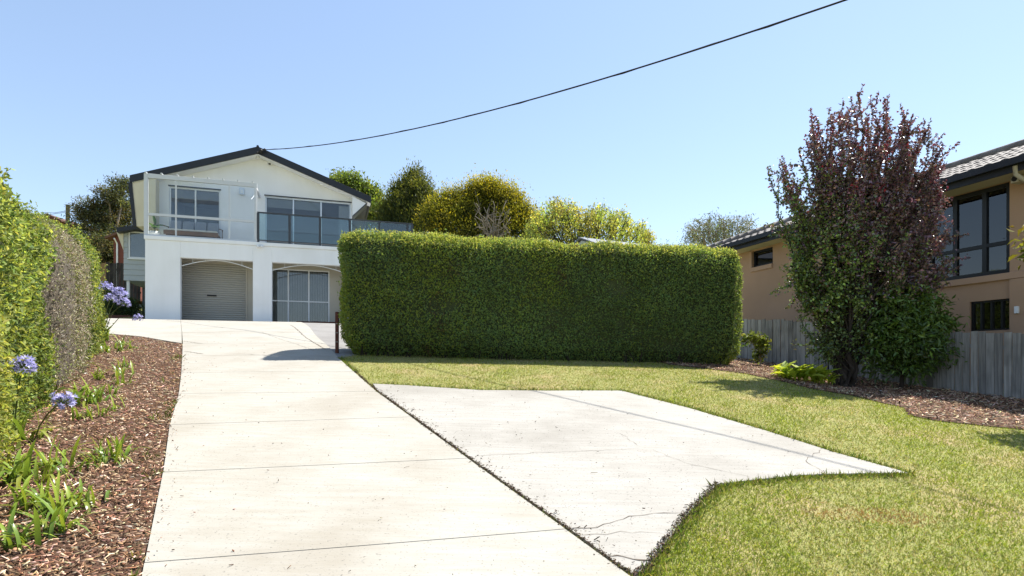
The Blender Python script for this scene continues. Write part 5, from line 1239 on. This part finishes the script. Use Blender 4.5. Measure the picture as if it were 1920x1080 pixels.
# bark chips
def chips(name, x, y, cols, label, L0=.034, up=.012, spill=None):
    n = len(x); z = GG(x, y)+up+np.abs(rng.normal(0, .008, n)); P = np.c_[x, y, z]
    D = rnd(n); D[:, 2] *= .32; D = unit(D); N = unit(rnd(n)*.45+np.array([0, 0, 1.])); S = unit(np.cross(D, N)); N = np.cross(S, D)
    L = (L0*np.exp(rng.normal(0, .42, n)))[:, None]; Wd = (L0*.26*np.exp(rng.normal(0, .35, n)))[:, None]; T_ = (.004*np.exp(rng.normal(0, .3, n)))[:, None]
    a = P-D*L*.5; b = P+D*L*.5; j = rng.uniform(.35, 1, (n, 1)); j2 = rng.uniform(.35, 1, (n, 1))
    V = np.stack([a-S*Wd*.5*j, a+S*Wd*.5*j, b+S*Wd*.5*j2, b-S*Wd*.5*j2, a-S*Wd*.4*j+N*T_, a+S*Wd*.4*j+N*T_, b+S*Wd*.4*j2+N*T_, b-S*Wd*.4*j2+N*T_], 1).reshape(-1, 3)
    k = np.arange(n)[:, None]*8; F = np.concatenate([k+np.array([q]) for q in ((4, 5, 6, 7), (0, 1, 5, 4), (1, 2, 6, 5), (2, 3, 7, 6), (3, 0, 4, 7))], 1).reshape(-1, 4)
    C = palette(cols, n, .3)
    return tag(put(name, raw_mesh(name, V, F, np.repeat(np.clip(C, 0, 1), 8, 0)), 'chips'), label, 'mulch', kind='stuff')
BARK = [(.25, .135, .078), (.18, .094, .054), (.32, .195, .12), (.12, .064, .038), (.44, .31, .20), (.58, .46, .33), (.22, .115, .064), (.08, .045, .028), (.36, .24, .155)]
x, y = scatter(bedL, 48000, 1.2, [drivepoly]); chips('bark_mulch', x, y, BARK, 'red-brown bark chips covering the long bed beside the driveway')
x, y = scatter(bedR, 15000, .6, [padpoly], 6); chips('bark_mulch', x, y, [tuple(np.array(c)*1.05+.01) for c in BARK], 'brown bark chips in the bed along the paling fence', .055)
# stray chips and soil on the concrete
x1_, y1_ = edge_pts(LE[1:], 260, .07); x2_, y2_ = edge_pts(LE[1:], 60, .35); xx = np.r_[x1_, x2_]; yy = np.r_[y1_, y2_]; k = inside(xx, yy, drivepoly) & (yy > 1); chips('stray_bark', xx[k], yy[k], BARK[:4]+BARK[7:8], 'stray bark chips scattered on the edge of the driveway', .015, .022)
x1_, y1_ = edge_pts([tuple(np.array(p)+off*.014) for p in RE[1:7]], 2000, .011); x2_, y2_ = edge_pts(pad[13:], 600, .016); x3_, y3_ = edge_pts([tuple(np.array(p)+off*.05) for p in RE[1:6]], 260, .05)
xx, yy = np.r_[x1_, x2_, x3_], np.r_[y1_, y2_, y3_]; chips('soil_crumbs', xx, yy, [(.05, .032, .02), (.03, .02, .013), (.08, .055, .035), (.10, .07, .04)], 'dark soil crumbs along the joint between driveway and pad', .016, .016)
x, y = scatter(drivepoly, 260, .8, []); x2_, y2_ = scatter(padpoly, 160, .5, []); chips('grit', np.r_[x, x2_], np.r_[y, y2_], [(.08, .06, .045), (.05, .04, .03), (.16, .12, .08)], 'tiny dark leaf bits and grit lying on the concrete', .012, .021)
# weeds in the bark along the drive
wx_, wy_ = edge_pts(LE[1:8], 2600, .10); k = ~in_any(wx_, wy_, [drivepoly]) & (lump(np.c_[wx_, wy_, wx_*0], 31, 2.5) > .35); wx_, wy_ = wx_[k], wy_[k]; n = len(wx_); D = rnd(n); D[:, 2] = np.abs(D[:, 2])+.4
V, F, CC = leaf_cloud(np.c_[wx_, wy_, GG(wx_, wy_)+.005], D, rnd(n), np.exp(rng.normal(0, .35, n))*.06, .006, palette([(.17, .19, .04), (.12, .16, .03), (.22, .20, .07)], n), .15, .25)
tag(put('weeds', raw_mesh('weeds', V, F, CC), 'grass_blade'), 'thin grassy weeds along the bark edge of the driveway', 'weeds', kind='stuff')
